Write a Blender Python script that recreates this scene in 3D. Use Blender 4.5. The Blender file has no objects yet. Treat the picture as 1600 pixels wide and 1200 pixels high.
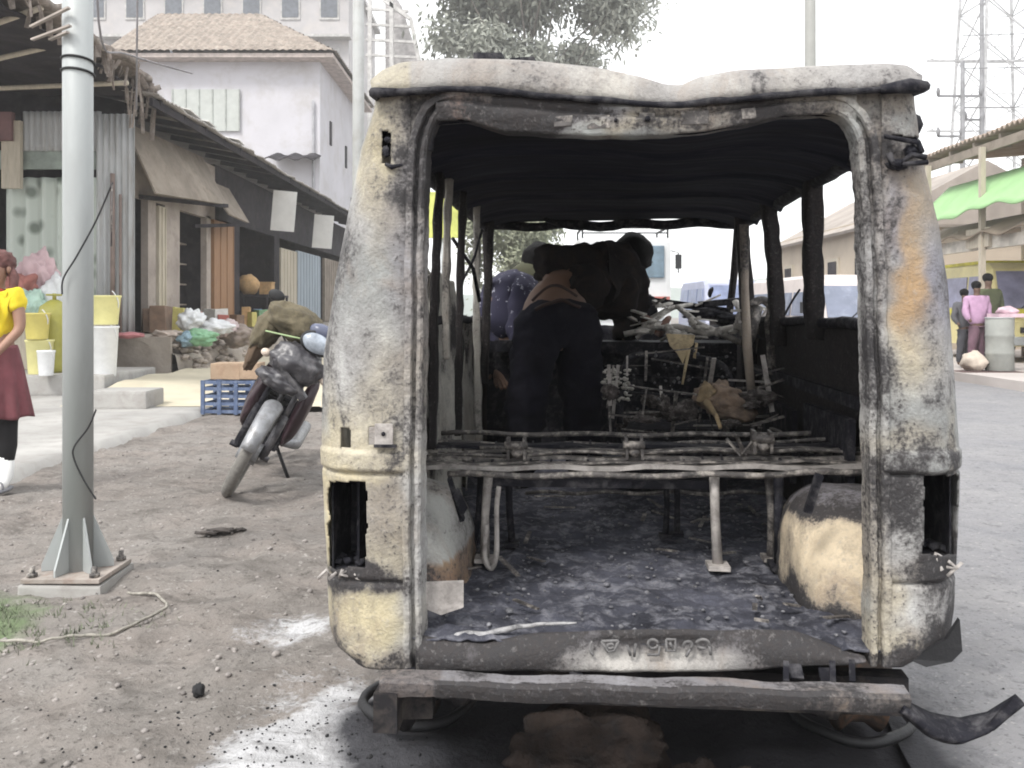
import bpy, bmesh, math, random
from mathutils import Vector, Matrix, noise, Euler
random.seed(7)
R = math.radians
scene = bpy.context.scene
# ------------------------------------------------------------------ camera, sky, sun, exposure
CAMH = 1.10
FPX = 1400.0
HOR = 485.0            # horizon row of the photograph (level camera, frame shifted down)
cam_d = bpy.data.cameras.new('camera')
cam_d.sensor_width = 36.0
cam_d.lens = FPX / 1600 * 36
cam_d.clip_start = 0.05
cam_d.clip_end = 3000
cam = bpy.data.objects.new('camera', cam_d)
scene.collection.objects.link(cam)
cam.location = (0, 0, CAMH)
cam.rotation_euler = (R(90), 0, 0)
cam_d.shift_y = -(600 - HOR) / 1600
scene.camera = cam

SUN_EL, SUN_AZ = 52, 215          # azimuth clockwise from +Y: behind the camera, to the left
world = bpy.data.worlds.new('World')
scene.world = world
world.use_nodes = True
wn = world.node_tree
bg = wn.nodes['Background']
sky = wn.nodes.new('ShaderNodeTexSky')
sky.sky_type = 'NISHITA'
sky.sun_disc = False
sky.sun_elevation = R(SUN_EL)
sky.sun_rotation = R(SUN_AZ)
sky.dust_density = 3.0
sky.air_density = 1.0
hsv = wn.nodes.new('ShaderNodeHueSaturation')
hsv.inputs['Saturation'].default_value = 0.4
wn.links.new(sky.outputs[0], hsv.inputs['Color'])
haze_mix = wn.nodes.new('ShaderNodeMix')          # thin white cloud over the whole sky
haze_mix.data_type = 'RGBA'
haze_mix.inputs[0].default_value = 0.8
haze_mix.inputs[7].default_value = (7.6, 7.7, 7.75, 1)
wn.links.new(hsv.outputs[0], haze_mix.inputs[6])
wn.links.new(haze_mix.outputs[2], bg.inputs['Color'])
bg.inputs['Strength'].default_value = 0.15
sun_d = bpy.data.lights.new('sun', 'SUN')
sun_d.energy = 1.8
sun_d.angle = R(14)
sun_d.color = (1.0, 0.97, 0.92)
sun = bpy.data.objects.new('sun', sun_d)
scene.collection.objects.link(sun)
sd = Vector((math.sin(R(SUN_AZ)) * math.cos(R(SUN_EL)), math.cos(R(SUN_AZ)) * math.cos(R(SUN_EL)), math.sin(R(SUN_EL))))
sun.rotation_euler = sd.to_track_quat('Z', 'Y').to_euler()
scene.view_settings.view_transform = 'Standard'
scene.view_settings.look = 'None'
scene.view_settings.gamma = 1
scene.view_settings.exposure = 0.84
scene.cycles.max_bounces = 6
scene.cycles.use_denoising = True
scene.cycles.volume_bounces = 3
scene.cycles.filter_width = 1.9

# ------------------------------------------------------------------ helpers
def ray(px, py):
    return Vector(((px - 800) / FPX, 1.0, (HOR - py) / FPX))

def P(px, py, Y):
    d = ray(px, py)
    return Vector((0, 0, CAMH)) + d * (Y / d.y)

def G(px, py, z=0.0):
    d = ray(px, py)
    return Vector((0, 0, CAMH)) + d * ((z - CAMH) / d.z)

def proj(v):
    d = Vector(v) - Vector((0, 0, CAMH))
    return 800 + FPX * d.x / d.y, HOR - FPX * d.z / d.y

def link(o, parent=None):
    scene.collection.objects.link(o)
    if parent is not None:
        o.parent = parent
    return o

def tag(o, label=None, cat=None, group=None, kind=None):
    if label: o['label'] = label
    if cat: o['category'] = cat
    if group: o['group'] = group
    if kind: o['kind'] = kind
    return o

def empty(name, loc=(0, 0, 0), rot=(0, 0, 0)):
    o = bpy.data.objects.new(name, None)
    o.location = loc
    o.rotation_euler = rot
    o.empty_display_size = 0.1
    return link(o)

def fn(p, s=1.0, off=0.0):
    return noise.noise(Vector((p[0] * s + off, p[1] * s + off * 1.7, p[2] * s - off)))

class MB:
    """collects shapes and links them as one mesh object"""
    def __init__(self):
        self.v, self.f, self.sm = [], [], []
    def add(self, vs, fs, smooth=False):
        b = len(self.v)
        self.v += [tuple(x) for x in vs]
        self.f += [tuple(i + b for i in q) for q in fs]
        self.sm += [smooth] * len(fs)
        return self
    def box(self, c, s, rot=None, bev=0.0):
        x, y, z = s[0] / 2, s[1] / 2, s[2] / 2
        bm = bmesh.new()
        bmesh.ops.create_cube(bm, size=1)
        for v in bm.verts:
            v.co = Vector((v.co.x * s[0], v.co.y * s[1], v.co.z * s[2]))
        if bev > 0:
            bmesh.ops.bevel(bm, geom=list(bm.edges), offset=bev, segments=2, affect='EDGES', profile=0.7)
        m = Euler(rot).to_matrix() if rot else Matrix.Identity(3)
        vs = [m @ v.co + Vector(c) for v in bm.verts]
        bm.verts.index_update()
        fs = [[v.index for v in f.verts] for f in bm.faces]
        bm.free()
        return self.add(vs, fs)
    def bar(self, a, b, w, h=None):
        """rectangular bar between two points"""
        a, b = Vector(a), Vector(b)
        h = h or w
        d = (b - a).normalized()
        up = Vector((0, 0, 1)) if abs(d.z) < 0.9 else Vector((0, 1, 0))
        sx = d.cross(up).normalized()
        sy = sx.cross(d).normalized()
        vs = []
        for p in (a, b):
            for i, j in ((-1, -1), (1, -1), (1, 1), (-1, 1)):
                vs.append(p + sx * i * w / 2 + sy * j * h / 2)
        return self.add(vs, [(0, 3, 2, 1), (4, 5, 6, 7), (0, 1, 5, 4), (1, 2, 6, 5), (2, 3, 7, 6), (3, 0, 4, 7)])
    def tube(self, pts, r, seg=8, caps=True):
        pts = [Vector(p) for p in pts]
        n = len(pts)
        rs = r if isinstance(r, (list, tuple)) else [r] * n
        vs, fs = [], []
        prev = None
        for i, p in enumerate(pts):
            d = (pts[min(i + 1, n - 1)] - pts[max(i - 1, 0)])
            if d.length < 1e-9: d = Vector((0, 0, 1))
            d.normalize()
            if prev is None:
                up = Vector((0, 0, 1)) if abs(d.z) < 0.9 else Vector((1, 0, 0))
                sx = d.cross(up).normalized()
            else:
                sx = (prev - d * prev.dot(d)).normalized()
            prev = sx
            sy = d.cross(sx)
            for k in range(seg):
                a = 2 * math.pi * k / seg
                vs.append(p + (sx * math.cos(a) + sy * math.sin(a)) * rs[i])
        for i in range(n - 1):
            for k in range(seg):
                k2 = (k + 1) % seg
                fs.append((i * seg + k, i * seg + k2, (i + 1) * seg + k2, (i + 1) * seg + k))
        if caps:
            fs.append(tuple(range(seg))[::-1])
            fs.append(tuple((n - 1) * seg + k for k in range(seg)))
        return self.add(vs, fs, True)
    def ring(self, c, axis, rad, r, seg=40, s2=8, a0=0, a1=2 * math.pi):
        c, axis = Vector(c), Vector(axis).normalized()
        u = axis.orthogonal().normalized()
        w = axis.cross(u)
        closed = abs(a1 - a0 - 2 * math.pi) < 1e-6
        pts = [c + (u * math.cos(a0 + (a1 - a0) * i / seg) + w * math.sin(a0 + (a1 - a0) * i / seg)) * rad for i in range(seg + 1)]
        return self.tube(pts, r, s2, caps=not closed)
    def disc(self, c, axis, rad, thick, seg=32):
        c, axis = Vector(c), Vector(axis).normalized()
        return self.tube([c - axis * thick / 2, c + axis * thick / 2], rad, seg)
    def blob(self, c, s, sub=3, amp=0.15, freq=2.0, seed=0.0, flat=None):
        bm = bmesh.new()
        bmesh.ops.create_icosphere(bm, subdivisions=sub, radius=1)
        vs = []
        for v in bm.verts:
            k = 1 + amp * fn(v.co, freq, seed) + amp * 0.5 * fn(v.co, freq * 2.7, seed + 5)
            q = Vector((v.co.x * s[0] * k, v.co.y * s[1] * k, v.co.z * s[2] * k))
            if flat is not None and q.z < flat: q.z = flat
            vs.append(q + Vector(c))
        bm.verts.index_update()
        fs = [[v.index for v in f.verts] for f in bm.faces]
        bm.free()
        return self.add(vs, fs, True)
    def grid(self, nu, nv, f, smooth=True, skip=None):
        vs = [f(i / (nu - 1), j / (nv - 1)) for j in range(nv) for i in range(nu)]
        fs = []
        for j in range(nv - 1):
            for i in range(nu - 1):
                if skip and skip((i + .5) / (nu - 1), (j + .5) / (nv - 1)): continue
                fs.append((j * nu + i, j * nu + i + 1, (j + 1) * nu + i + 1, (j + 1) * nu + i))
        return self.add(vs, fs, smooth)
    def prism(self, pts2, y0, y1, plane='XZ'):
        n = len(pts2)
        def mk(p, d):
            return (p[0], d, p[1]) if plane == 'XZ' else ((d, p[0], p[1]) if plane == 'YZ' else (p[0], p[1], d))
        vs = [mk(p, y0) for p in pts2] + [mk(p, y1) for p in pts2]
        fs = [tuple(range(n)), tuple(range(2 * n - 1, n - 1, -1))]
        for i in range(n):
            j = (i + 1) % n
            fs.append((i, n + i, n + j, j))
        return self.add(vs, fs)
    def build(self, name, mat, parent=None, solid=0.0, jit=0.0, jf=3.0, stain=None):
        me = bpy.data.meshes.new(name)
        vs = self.v
        if jit:
            vs = [tuple(Vector(v) + noise.noise_vector(Vector(v) * jf) * jit) for v in vs]
        me.from_pydata(vs, [], self.f)
        me.update()
        me.polygons.foreach_set('use_smooth', self.sm)
        if not solid:
            bm = bmesh.new(); bm.from_mesh(me)
            bmesh.ops.recalc_face_normals(bm, faces=bm.faces)
            bm.to_mesh(me); bm.free()
        me.materials.append(mat)
        if stain:
            at = me.color_attributes.new('stain', 'FLOAT_COLOR', 'POINT')
            for i, v in enumerate(me.vertices):
                at.data[i].color = stain(v.co)
        o = bpy.data.objects.new(name, me)
        if solid:
            m = o.modifiers.new('solid', 'SOLIDIFY')
            m.thickness = solid
            m.offset = 0
        return link(o, parent)

def skin(name, joints, edges, mat, parent, sub=2, root=0, jit=0.0):
    """joints: list of (x,y,z,r) or (x,y,z,rx,ry)"""
    me = bpy.data.meshes.new(name + '_src')
    me.from_pydata([j[:3] for j in joints], edges, [])
    o = bpy.data.objects.new(name, me)
    scene.collection.objects.link(o)
    o.modifiers.new('skin', 'SKIN')
    sv = me.skin_vertices[0].data
    for i, j in enumerate(joints):
        sv[i].radius = (j[3], j[4] if len(j) > 4 else j[3])
        sv[i].use_root = (i == root)
    s = o.modifiers.new('sub', 'SUBSURF')
    s.levels = sub; s.render_levels = sub
    dg = bpy.context.evaluated_depsgraph_get()
    dg.update()
    new = bpy.data.meshes.new_from_object(o.evaluated_get(dg))
    o.modifiers.clear()
    o.data = new
    new.materials.clear()
    new.materials.append(mat)
    for p in new.polygons: p.use_smooth = True
    if jit:
        for v in new.vertices:
            v.co += noise.noise_vector(v.co * 14) * jit + noise.noise_vector(v.co * 32) * jit * .4
    if jit:
        new.update()
        nrm = [v.normal.copy() for v in new.vertices]
        for v, n_ in zip(new.vertices, nrm):
            q = Vector((v.co.x * 9 + v.co.z * 5, v.co.y * 9, v.co.z * 13 - v.co.x * 6))
            f_ = abs(noise.noise(q)) ** .8 * .9 + abs(noise.noise(q * 2.3)) * .5
            v.co += n_ * (.35 - f_) * min(.02, jit * .9)
    if parent is not None: o.parent = parent
    new.name = name
    return o

# ------------------------------------------------------------------ materials
def nodes_of(name):
    m = bpy.data.materials.new(name)
    m.use_nodes = True
    nt = m.node_tree
    return m, nt, nt.nodes['Principled BSDF']

def ramp(nt, fac, p0, p1, c0=(0, 0, 0, 1), c1=(1, 1, 1, 1)):
    r = nt.nodes.new('ShaderNodeValToRGB')
    r.color_ramp.elements[0].position = p0
    r.color_ramp.elements[1].position = p1
    r.color_ramp.elements[0].color = c0
    r.color_ramp.elements[1].color = c1
    nt.links.new(fac, r.inputs[0])
    return r.outputs[0]

def nz(nt, vec, scale, detail=6, rough=0.6, dist=0.0):
    n = nt.nodes.new('ShaderNodeTexNoise')
    n.inputs['Scale'].default_value = scale
    n.inputs['Detail'].default_value = detail
    n.inputs['Roughness'].default_value = rough
    n.inputs['Distortion'].default_value = dist
    if vec is not None: nt.links.new(vec, n.inputs['Vector'])
    return n.outputs[0]

def mix(nt, fac, a, b, mode='MIX'):
    m = nt.nodes.new('ShaderNodeMix')
    m.data_type = 'RGBA'
    m.blend_type = mode
    for sock, val in ((m.inputs[0], fac), (m.inputs[6], a), (m.inputs[7], b)):
        if hasattr(val, 'is_output') or isinstance(val, bpy.types.NodeSocket):
            nt.links.new(val, sock)
        elif isinstance(val, (tuple, list)):
            sock.default_value = (*val[:3], 1)
        else:
            sock.default_value = val
    return m.outputs[2]

def math_(nt, op, a, b=0.0, c=None):
    m = nt.nodes.new('ShaderNodeMath')
    m.operation = op
    for i, val in enumerate((a, b) if c is None else (a, b, c)):
        if isinstance(val, bpy.types.NodeSocket): nt.links.new(val, m.inputs[i])
        else: m.inputs[i].default_value = val
    return m.outputs[0]

def bump(nt, bsdf, h, dist=0.01, strength=0.6):
    b = nt.nodes.new('ShaderNodeBump')
    b.inputs['Distance'].default_value = dist
    b.inputs['Strength'].default_value = strength
    nt.links.new(h, b.inputs['Height'])
    nt.links.new(b.outputs[0], bsdf.inputs['Normal'])

def coord(nt, scale=None, rot=None, out='Object'):
    t = nt.nodes.new('ShaderNodeTexCoord')
    if scale is None: return t.outputs[out]
    mp = nt.nodes.new('ShaderNodeMapping')
    mp.inputs['Scale'].default_value = scale
    nt.links.new(t.outputs[out], mp.inputs[0])
    return mp.outputs[0]

def M(name, col, rough=0.8, var=0.35, scale=4.0, dirt=None, dirt_amt=0.5, metal=0.0, bmp=0.004, stretch=None, dscale=None):
    """general weathered surface: two noises over a base colour, optional dirt colour"""
    m, nt, b = nodes_of(name)
    v = coord(nt, stretch or (1, 1, 1))
    a = nz(nt, v, scale, 8, .6)
    lo = tuple(c * (1 - var) for c in col)
    hi = tuple(min(1, c * (1 + var * .6)) for c in col)
    c = mix(nt, ramp(nt, a, .3, .7), lo, hi)
    if dirt:
        d = nz(nt, v, dscale or scale * 2.3, 10, .7, .3)
        f = math_(nt, 'MULTIPLY', ramp(nt, d, .48, .66), dirt_amt)
        c = mix(nt, f, c, dirt)
    nt.links.new(c, b.inputs['Base Color'])
    b.inputs['Roughness'].default_value = rough
    b.inputs['Metallic'].default_value = metal
    if bmp: bump(nt, b, nz(nt, v, scale * 6, 6, .6), bmp)
    return m

def burnt_mat(name, soot=(.030, .028, .030), bias=0.0, ash=0.5, rough=.75):
    m, nt, b = nodes_of(name)
    v = coord(nt)
    at = nt.nodes.new('ShaderNodeAttribute')
    at.attribute_name = 'stain'
    vs = coord(nt, (1, 1, .5))
    nA = nz(nt, vs, 5.5, 10, .62, .5)
    nB = nz(nt, v, 30, 8, .7)
    nC = nz(nt, v, 120, 4, .65)
    nD = nz(nt, vs, 4, 8, .7, .6)
    s = math_(nt, 'ADD', math_(nt, 'MULTIPLY', nA, .62), math_(nt, 'MULTIPLY', nB, .23))
    s = math_(nt, 'ADD', s, math_(nt, 'MULTIPLY', nC, .15))
    s = math_(nt, 'ADD', s, math_(nt, 'MULTIPLY', at.outputs['Alpha'], .36))
    s = math_(nt, 'ADD', s, bias)
    base = mix(nt, math_(nt, 'MULTIPLY', ramp(nt, nz(nt, vs, 5, 5, .55, .8), .38, .66), .55), at.outputs['Color'], (.50, .50, .52), 'MULTIPLY')
    base = mix(nt, math_(nt, 'MULTIPLY', ramp(nt, nD, .50, .64), .5), base, (.25, .18, .125))
    base = mix(nt, math_(nt, 'MULTIPLY', ramp(nt, nC, .58, .70), ash * .5), base, (.56, .55, .52))
    c = mix(nt, math_(nt, 'MULTIPLY', ramp(nt, s, .47, .66), .78), base, (.105, .095, .095))
    c = mix(nt, ramp(nt, s, .585, .675), c, soot)
    chip = math_(nt, 'ADD', math_(nt, 'MULTIPLY', nB, .55), math_(nt, 'MULTIPLY', nC, .45))
    chip = math_(nt, 'ADD', chip, math_(nt, 'MULTIPLY', math_(nt, 'SUBTRACT', at.outputs['Alpha'], .30), .30))
    c = mix(nt, math_(nt, 'MULTIPLY', ramp(nt, chip, .57, .62), .75), c, (.035, .03, .03))
    flk = math_(nt, 'MULTIPLY', ramp(nt, nz(nt, v, 75, 6, .7), .57, .66), ash * .55)
    c = mix(nt, flk, c, (.30, .29, .285))
    nt.links.new(c, b.inputs['Base Color'])
    b.inputs['Roughness'].default_value = rough
    bump(nt, b, math_(nt, 'ADD', s, math_(nt, 'MULTIPLY', chip, .6)), .008, .8)
    return m

M_burn = burnt_mat('burnt_paint')
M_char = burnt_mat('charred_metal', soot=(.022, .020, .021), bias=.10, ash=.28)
M_soot = M('sooty_metal', (.014, .014, .019), .7, .5, 7, (.13, .125, .13), .5, bmp=.006, dscale=22)
M_ceil = M('sooty_ceiling', (.008, .009, .018), .85, .6, 3, (.045, .045, .060), .65, bmp=.004, dscale=8, stretch=(.5, 3, 1))
M_ashfloor = M('ash_floor', (.065, .067, .085), .95, .7, 4, (.27, .27, .30), .6, bmp=.02, dscale=20)
M_rustbar = M('scorched_steel', (.075, .068, .066), .6, .7, 16, (.46, .42, .38), .75, bmp=.003, dscale=34)
M_paleSteel = M('ash_coated_steel', (.42, .39, .37), .75, .45, 14, (.08, .07, .065), .6, bmp=.004, dscale=24)
M_cream = M('heat_yellowed_steel', (.55, .44, .27), .75, .35, 8, (.06, .05, .045), .75, bmp=.004, dscale=16)
M_under = M('oily_underbody', (.02, .019, .021), .8, .5, 6, (.10, .085, .075), .5, dscale=14)
M_brownlump = M('baked_mud', (.030, .023, .020), .95, .6, 9, (.018, .017, .018), .8, bmp=.04)
M_black = M('black_rubber', (.012, .012, .014), .6, .3, 10)
M_skin = M('skin', (.12, .070, .048), .6, .15, 6, bmp=0.0)
M_darkcloth = M('navy_cloth', (.009, .0075, .008), .95, .5, 6, (.026, .018, .014), .7, bmp=.004)
M_trouser = M('dark_trousers', (.007, .007, .012), .95, .5, 6, (.020, .019, .026), .5, bmp=.004)
M_hair = M('black_hair', (.005, .0045, .005), .7, .4, 60, bmp=.01)

# ------------------------------------------------------------------ ground
def axis_pts(fine0, fine1, step, far, grow=1.25):
    xs = []
    x = fine0
    while x <= fine1 + 1e-6:
        xs.append(x); x += step
    s = step; x = xs[-1]
    while x < far:
        s *= grow; x += s; xs.append(x)
    s = step; x = xs[0]; pre = []
    while x > -far:
        s *= grow; x -= s; pre.append(x)
    return pre[::-1] + xs

ASH = [(520, 1150, .27, .16, 1.1), (455, 975, .20, .22, .40), (575, 1110, .18, .12, .75), (440, 1195, .30, .08, .6), (555, 1065, .10, .10, .55), (480, 1060, .3, .2, .25), (1490, 990, .22, .2, .22)]
ash_w = [(G(a, b), rx, ry, s) for a, b, rx, ry, s in ASH]
def ground_masks(x, y):
    p = Vector((x, y, 0))
    w = noise.noise_vector(p * 3.1) * .14
    q = p + w
    ash = 0
    for c, rx, ry, s in ash_w:
        d = ((q.x - c.x) / rx) ** 2 + ((q.y - c.y) / ry) ** 2
        ash = max(ash, s * math.exp(-d))
    # fire stain round the van
    dx = max(0, abs(q.x - .36) - .62) ; dy = max(0, abs(q.y - 3.4) - 1.55)
    soot = math.exp(-((dx / .16) ** 2 + (dy / .22) ** 2))
    dg = math.exp(-((q.x + 2.0) ** 2 + (q.y - 3.1) ** 2) / .18)
    return min(1, ash), soot, dg

def ground_z(x, y):
    if x > 40 or x < -40 or y > 60: return -.03
    z = .026 * fn((x, y, 0), 1.3) + .026 * fn((x, y, 3), 4.5) + .016 * fn((x, y, 7), 13) + .004 * fn((x, y, 7), 31)
    k = 1 - min(1, max(0, (x - .7) / .5))
    return z * k - .018 - .02 * (1 - k)

xs = axis_pts(-3.6, 2.2, .035, 150)
ys = axis_pts(1.4, 8.2, .035, 150)
nx, ny = len(xs), len(ys)
gv = [(x, y, ground_z(x, y)) for y in ys for x in xs]
gf = [(j * nx + i, j * nx + i + 1, (j + 1) * nx + i + 1, (j + 1) * nx + i) for j in range(ny - 1) for i in range(nx - 1)]
gm = bpy.data.meshes.new('ground')
gm.from_pydata(gv, [], gf)
gm.polygons.foreach_set('use_smooth', [True] * len(gf))
at = gm.color_attributes.new('stain', 'FLOAT_COLOR', 'POINT')
cols = []
for (x, y, z) in gv:
    if -4 < x < 2.6 and .5 < y < 7:
        a, s, g = ground_masks(x, y)
    else: a = s = g = 0
    cols += [a, s, g, 1]
at.data.foreach_set('color', cols)
def ground_material(name, base, hi, speck, light=(.57, .57, .585), warm=(.245, .215, .195), mud_amt=1.0):
    m, nt, b = nodes_of(name)
    v = coord(nt)
    at = nt.nodes.new('ShaderNodeAttribute'); at.attribute_name = 'stain'
    sp = nt.nodes.new('ShaderNodeSeparateColor'); nt.links.new(at.outputs['Color'], sp.inputs[0])
    n1 = nz(nt, v, .9, 8, .6); n2 = nz(nt, v, 7, 10, .7, .3); n3 = nz(nt, v, 55, 6, .65)
    c = mix(nt, ramp(nt, n1, .35, .65), base, hi)
    c = mix(nt, math_(nt, 'MULTIPLY', ramp(nt, nz(nt, v, 2.1, 6, .6), .45, .6), .6), c, warm)
    c = mix(nt, math_(nt, 'MULTIPLY', ramp(nt, n2, .52, .68), .6), c, speck)
    c = mix(nt, math_(nt, 'MULTIPLY', ramp(nt, n3, .57, .66), .6), c, tuple(x * .42 for x in speck))
    c = mix(nt, math_(nt, 'MULTIPLY', ramp(nt, nz(nt, v, 38, 5, .6), .60, .68), .5), c, (.45, .43, .41))
    am = math_(nt, 'ADD', math_(nt, 'MULTIPLY', n2, .8), sp.outputs[0])
    am = ramp(nt, math_(nt, 'ADD', am, math_(nt, 'MULTIPLY', n3, .4)), .80, 1.55)
    c = mix(nt, math_(nt, 'MULTIPLY', am, .9), c, light)
    gmx = ramp(nt, math_(nt, 'ADD', math_(nt, 'MULTIPLY', n2, .7), sp.outputs[2]), .75, 1.2)
    c = mix(nt, gmx, c, (.15, .19, .11))
    mud = nz(nt, coord(nt, (1, 1.6, 1)), 3.2, 10, .68, .8)
    c = mix(nt, math_(nt, 'MULTIPLY', ramp(nt, mud, .50, .64), .55 * mud_amt), c, tuple(x * .45 for x in base))
    c = mix(nt, math_(nt, 'MULTIPLY', ramp(nt, nz(nt, v, 15, 8, .7, .5), .56, .66), .6), c, tuple(x * .45 for x in base))
    sm = ramp(nt, math_(nt, 'ADD', math_(nt, 'MULTIPLY', n2, .7), sp.outputs[1]), .50, 1.1)
    c = mix(nt, math_(nt, 'MULTIPLY', sm, .93), c, (.028, .028, .034))
    nt.links.new(c, b.inputs['Base Color'])
    b.inputs['Roughness'].default_value = .92
    h = math_(nt, 'ADD', math_(nt, 'MULTIPLY', n2, 1.0), math_(nt, 'MULTIPLY', n3, .35))
    bump(nt, b, h, .03, .8)
    return m
M_dirt = ground_material('trodden_dirt', (.190, .172, .158), (.250, .232, .216), (.125, .112, .10))
gm.materials.append(M_dirt)
tag(link(bpy.data.objects.new('ground', gm)), kind='structure')

# road sheet at the right, asphalt under pale dust
M_road = ground_material('dusty_asphalt', (.20, .20, .215), (.27, .265, .27), (.14, .14, .15), warm=(.25, .245, .25), mud_amt=.2)
def road_edge(y):
    return 1.02 + .14 * noise.noise(Vector((y * .8, 0, 0))) + .05 * noise.noise(Vector((y * 4, 3, 0)))
rb = MB()
rys = [1.0 + .12 * i for i in range(60)] + [8.2 * 1.05 ** i for i in range(1, 62)]
def rf(i, j):
    y = rys[min(len(rys) - 1, int(round(j * (len(rys) - 1))))]
    e = road_edge(y)
    x = e + (6.9 - e) * i ** 1.4
    return (x, y, -.012 + .016 * min(1, i * 8) + .003 * fn((x, y, 0), 2))
rb.grid(36, len(rys), rf)
def road_stain(v):
    a, s, g = ground_masks(v.x, v.y)
    return (a, s, 0, 1)
tag(rb.build('road', M_road, stain=road_stain), kind='structure')

# concrete apron in front of the shops at the left (a low step above the dirt)
M_conc = M('worn_concrete', (.36, .35, .335), .9, .25, 1.2, (.22, .20, .185), .55, bmp=.01, dscale=5)
pv = MB()
pys = [.5 + .25 * i for i in range(200)]
def pf(i, j):
    y = pys[int(round(j * 199))]
    e = -3.25 + .06 * noise.noise(Vector((y * 1.3, 0, 5)))
    if i < .02: return (e, y, -.05)
    x = e - .01 - 3.4 * ((i - .03) / .97)
    return (x, y, .045 + .006 * fn((x, y, 0), 1.5))
pv.grid(24, 200, pf)
tag(pv.build('pavement', M_conc), kind='structure')

# dust strip that laps the shop platform
# far hills
M_hill = M('far_hills', (.23, .26, .24), 1, .2, .02, bmp=0)
hb = MB()
hb.grid(80, 6, lambda i, j: (-150 + 300 * i, 130 + 40 * j, -1 + .28 * (24 + 16 * noise.noise(Vector((i * 5, 2, 0))) + 9 * noise.noise(Vector((i * 19, 2, 0)))) * math.sin(min(1, j * 1.3) * math.pi / 2)))
tag(hb.build('hills', M_hill), kind='structure')

# ------------------------------------------------------------------ burnt van
VPX = 912
YAW = math.atan((VPX - 800) / FPX)
D0 = 1.96
rear_c = P(1003, 600, D0)
VAN = Matrix.Translation((rear_c.x, D0, 0)) @ Matrix.Rotation(-YAW, 4, 'Z')
VINV = VAN.inverted()
van = empty('burnt_van', (rear_c.x, D0, 0), (0, 0, -YAW))
tag(van, 'burnt-out microbus with open rear, blistered grey and cream panels and gutted sooty cabin', 'van')
o_l = VINV @ Vector((0, 0, CAMH))
def V(px, py, y=0.0):
    d = VINV.to_3x3() @ ray(px, py)
    return o_l + d * ((y - o_l.y) / d.y)
def VX(px, py, x):
    """point where the pixel's ray meets the local plane X = x"""
    d = VINV.to_3x3() @ ray(px, py)
    return o_l + d * ((x - o_l.x) / d.x)
def uv(v):
    """where a rear-face point (taken at the rear plane) falls, in photo pixels: used to lay out stains"""
    return proj(VAN @ Vector((v[0], 0, v[2])))

GREY, CREAM, ASHW, DARK, TAN, YEL, ORG, RUST, LAV = (.36, .375, .365), (.53, .475, .355), (.48, .475, .465), (.03, .03, .035), (.34, .295, .235), (.54, .465, .295), (.38, .24, .11), (.22, .10, .06), (.29, .29, .35)
STAINS = [  # px, py, rx, ry, colour, soot
 (585, 270, 22, 90, YEL, .05), (620, 180, 30, 60, CREAM, .25), (640, 230, 20, 70, LAV, .4), (560, 330, 50, 60, ASHW, .05),
 (620, 340, 35, 50, TAN, .25), (580, 450, 80, 90, GREY, .05), (640, 430, 25, 120, LAV, .3), (560, 560, 60, 80, ASHW, .0),
 (600, 620, 40, 90, CREAM, .05), (540, 700, 50, 50, CREAM, .1), (600, 725, 60, 16, CREAM, .3), (540, 745, 60, 12, YEL, .1),
 (600, 800, 30, 60, TAN, .3), (600, 870, 30, 40, CREAM, .3), (560, 905, 70, 15, DARK, .95), (570, 965, 70, 40, YEL, -.05), (540, 1010, 50, 30, CREAM, .25), (600, 1035, 60, 16, TAN, .6),
 (505, 800, 12, 150, YEL, .1), (650, 300, 18, 90, GREY, .5), (650, 520, 22, 150, TAN, .36), (650, 700, 20, 100, ASHW, .3), (650, 900, 20, 120, ASHW, .24),
 (665, 180, 30, 40, DARK, .7), (760, 180, 60, 30, RUST, .5), (830, 170, 60, 20, DARK, .85), (900, 175, 70, 14, LAV, .6), (1000, 185, 60, 14, CREAM, .35), (1100, 180, 60, 16, TAN, .45), (1200, 172, 80, 18, DARK, .6), (1290, 165, 60, 20, TAN, .25),
 (1340, 175, 25, 25, GREY, .15), (1350, 250, 20, 60, GREY, .3), (1365, 400, 22, 110, ASHW, .36), (1370, 600, 25, 120, ASHW, .32), (1370, 800, 22, 120, TAN, .40), (1375, 960, 22, 100, CREAM, .30),
 (1400, 150, 30, 20, TAN, .3), (1405, 200, 25, 40, GREY, .2), (1400, 240, 40, 22, DARK, .7), (1420, 290, 40, 40, TAN, .1), (1440, 330, 30, 70, TAN, .05), (1425, 400, 20, 90, ORG, -.05), (1390, 330, 20, 60, LAV, .35),
 (1425, 480, 22, 60, ORG, -.05), (1465, 460, 28, 80, LAV, .15), (1430, 560, 40, 50, CREAM, .1), (1480, 560, 30, 60, ASHW, .0), (1400, 640, 40, 60, GREY, .35), (1470, 650, 40, 50, GREY, .15), (1410, 690, 60, 20, CREAM, .35),
 (1440, 718, 70, 12, GREY, .4), (1400, 780, 40, 60, GREY, .45), (1405, 850, 30, 40, ASHW, .2), (1460, 890, 60, 22, TAN, .6), (1450, 950, 60, 40, ASHW, .15), (1420, 1000, 50, 30, CREAM, .45), (1480, 1000, 30, 40, DARK, .95), (1400, 1035, 60, 14, DARK, .8), (1500, 700, 12, 60, CREAM, .3)]
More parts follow.
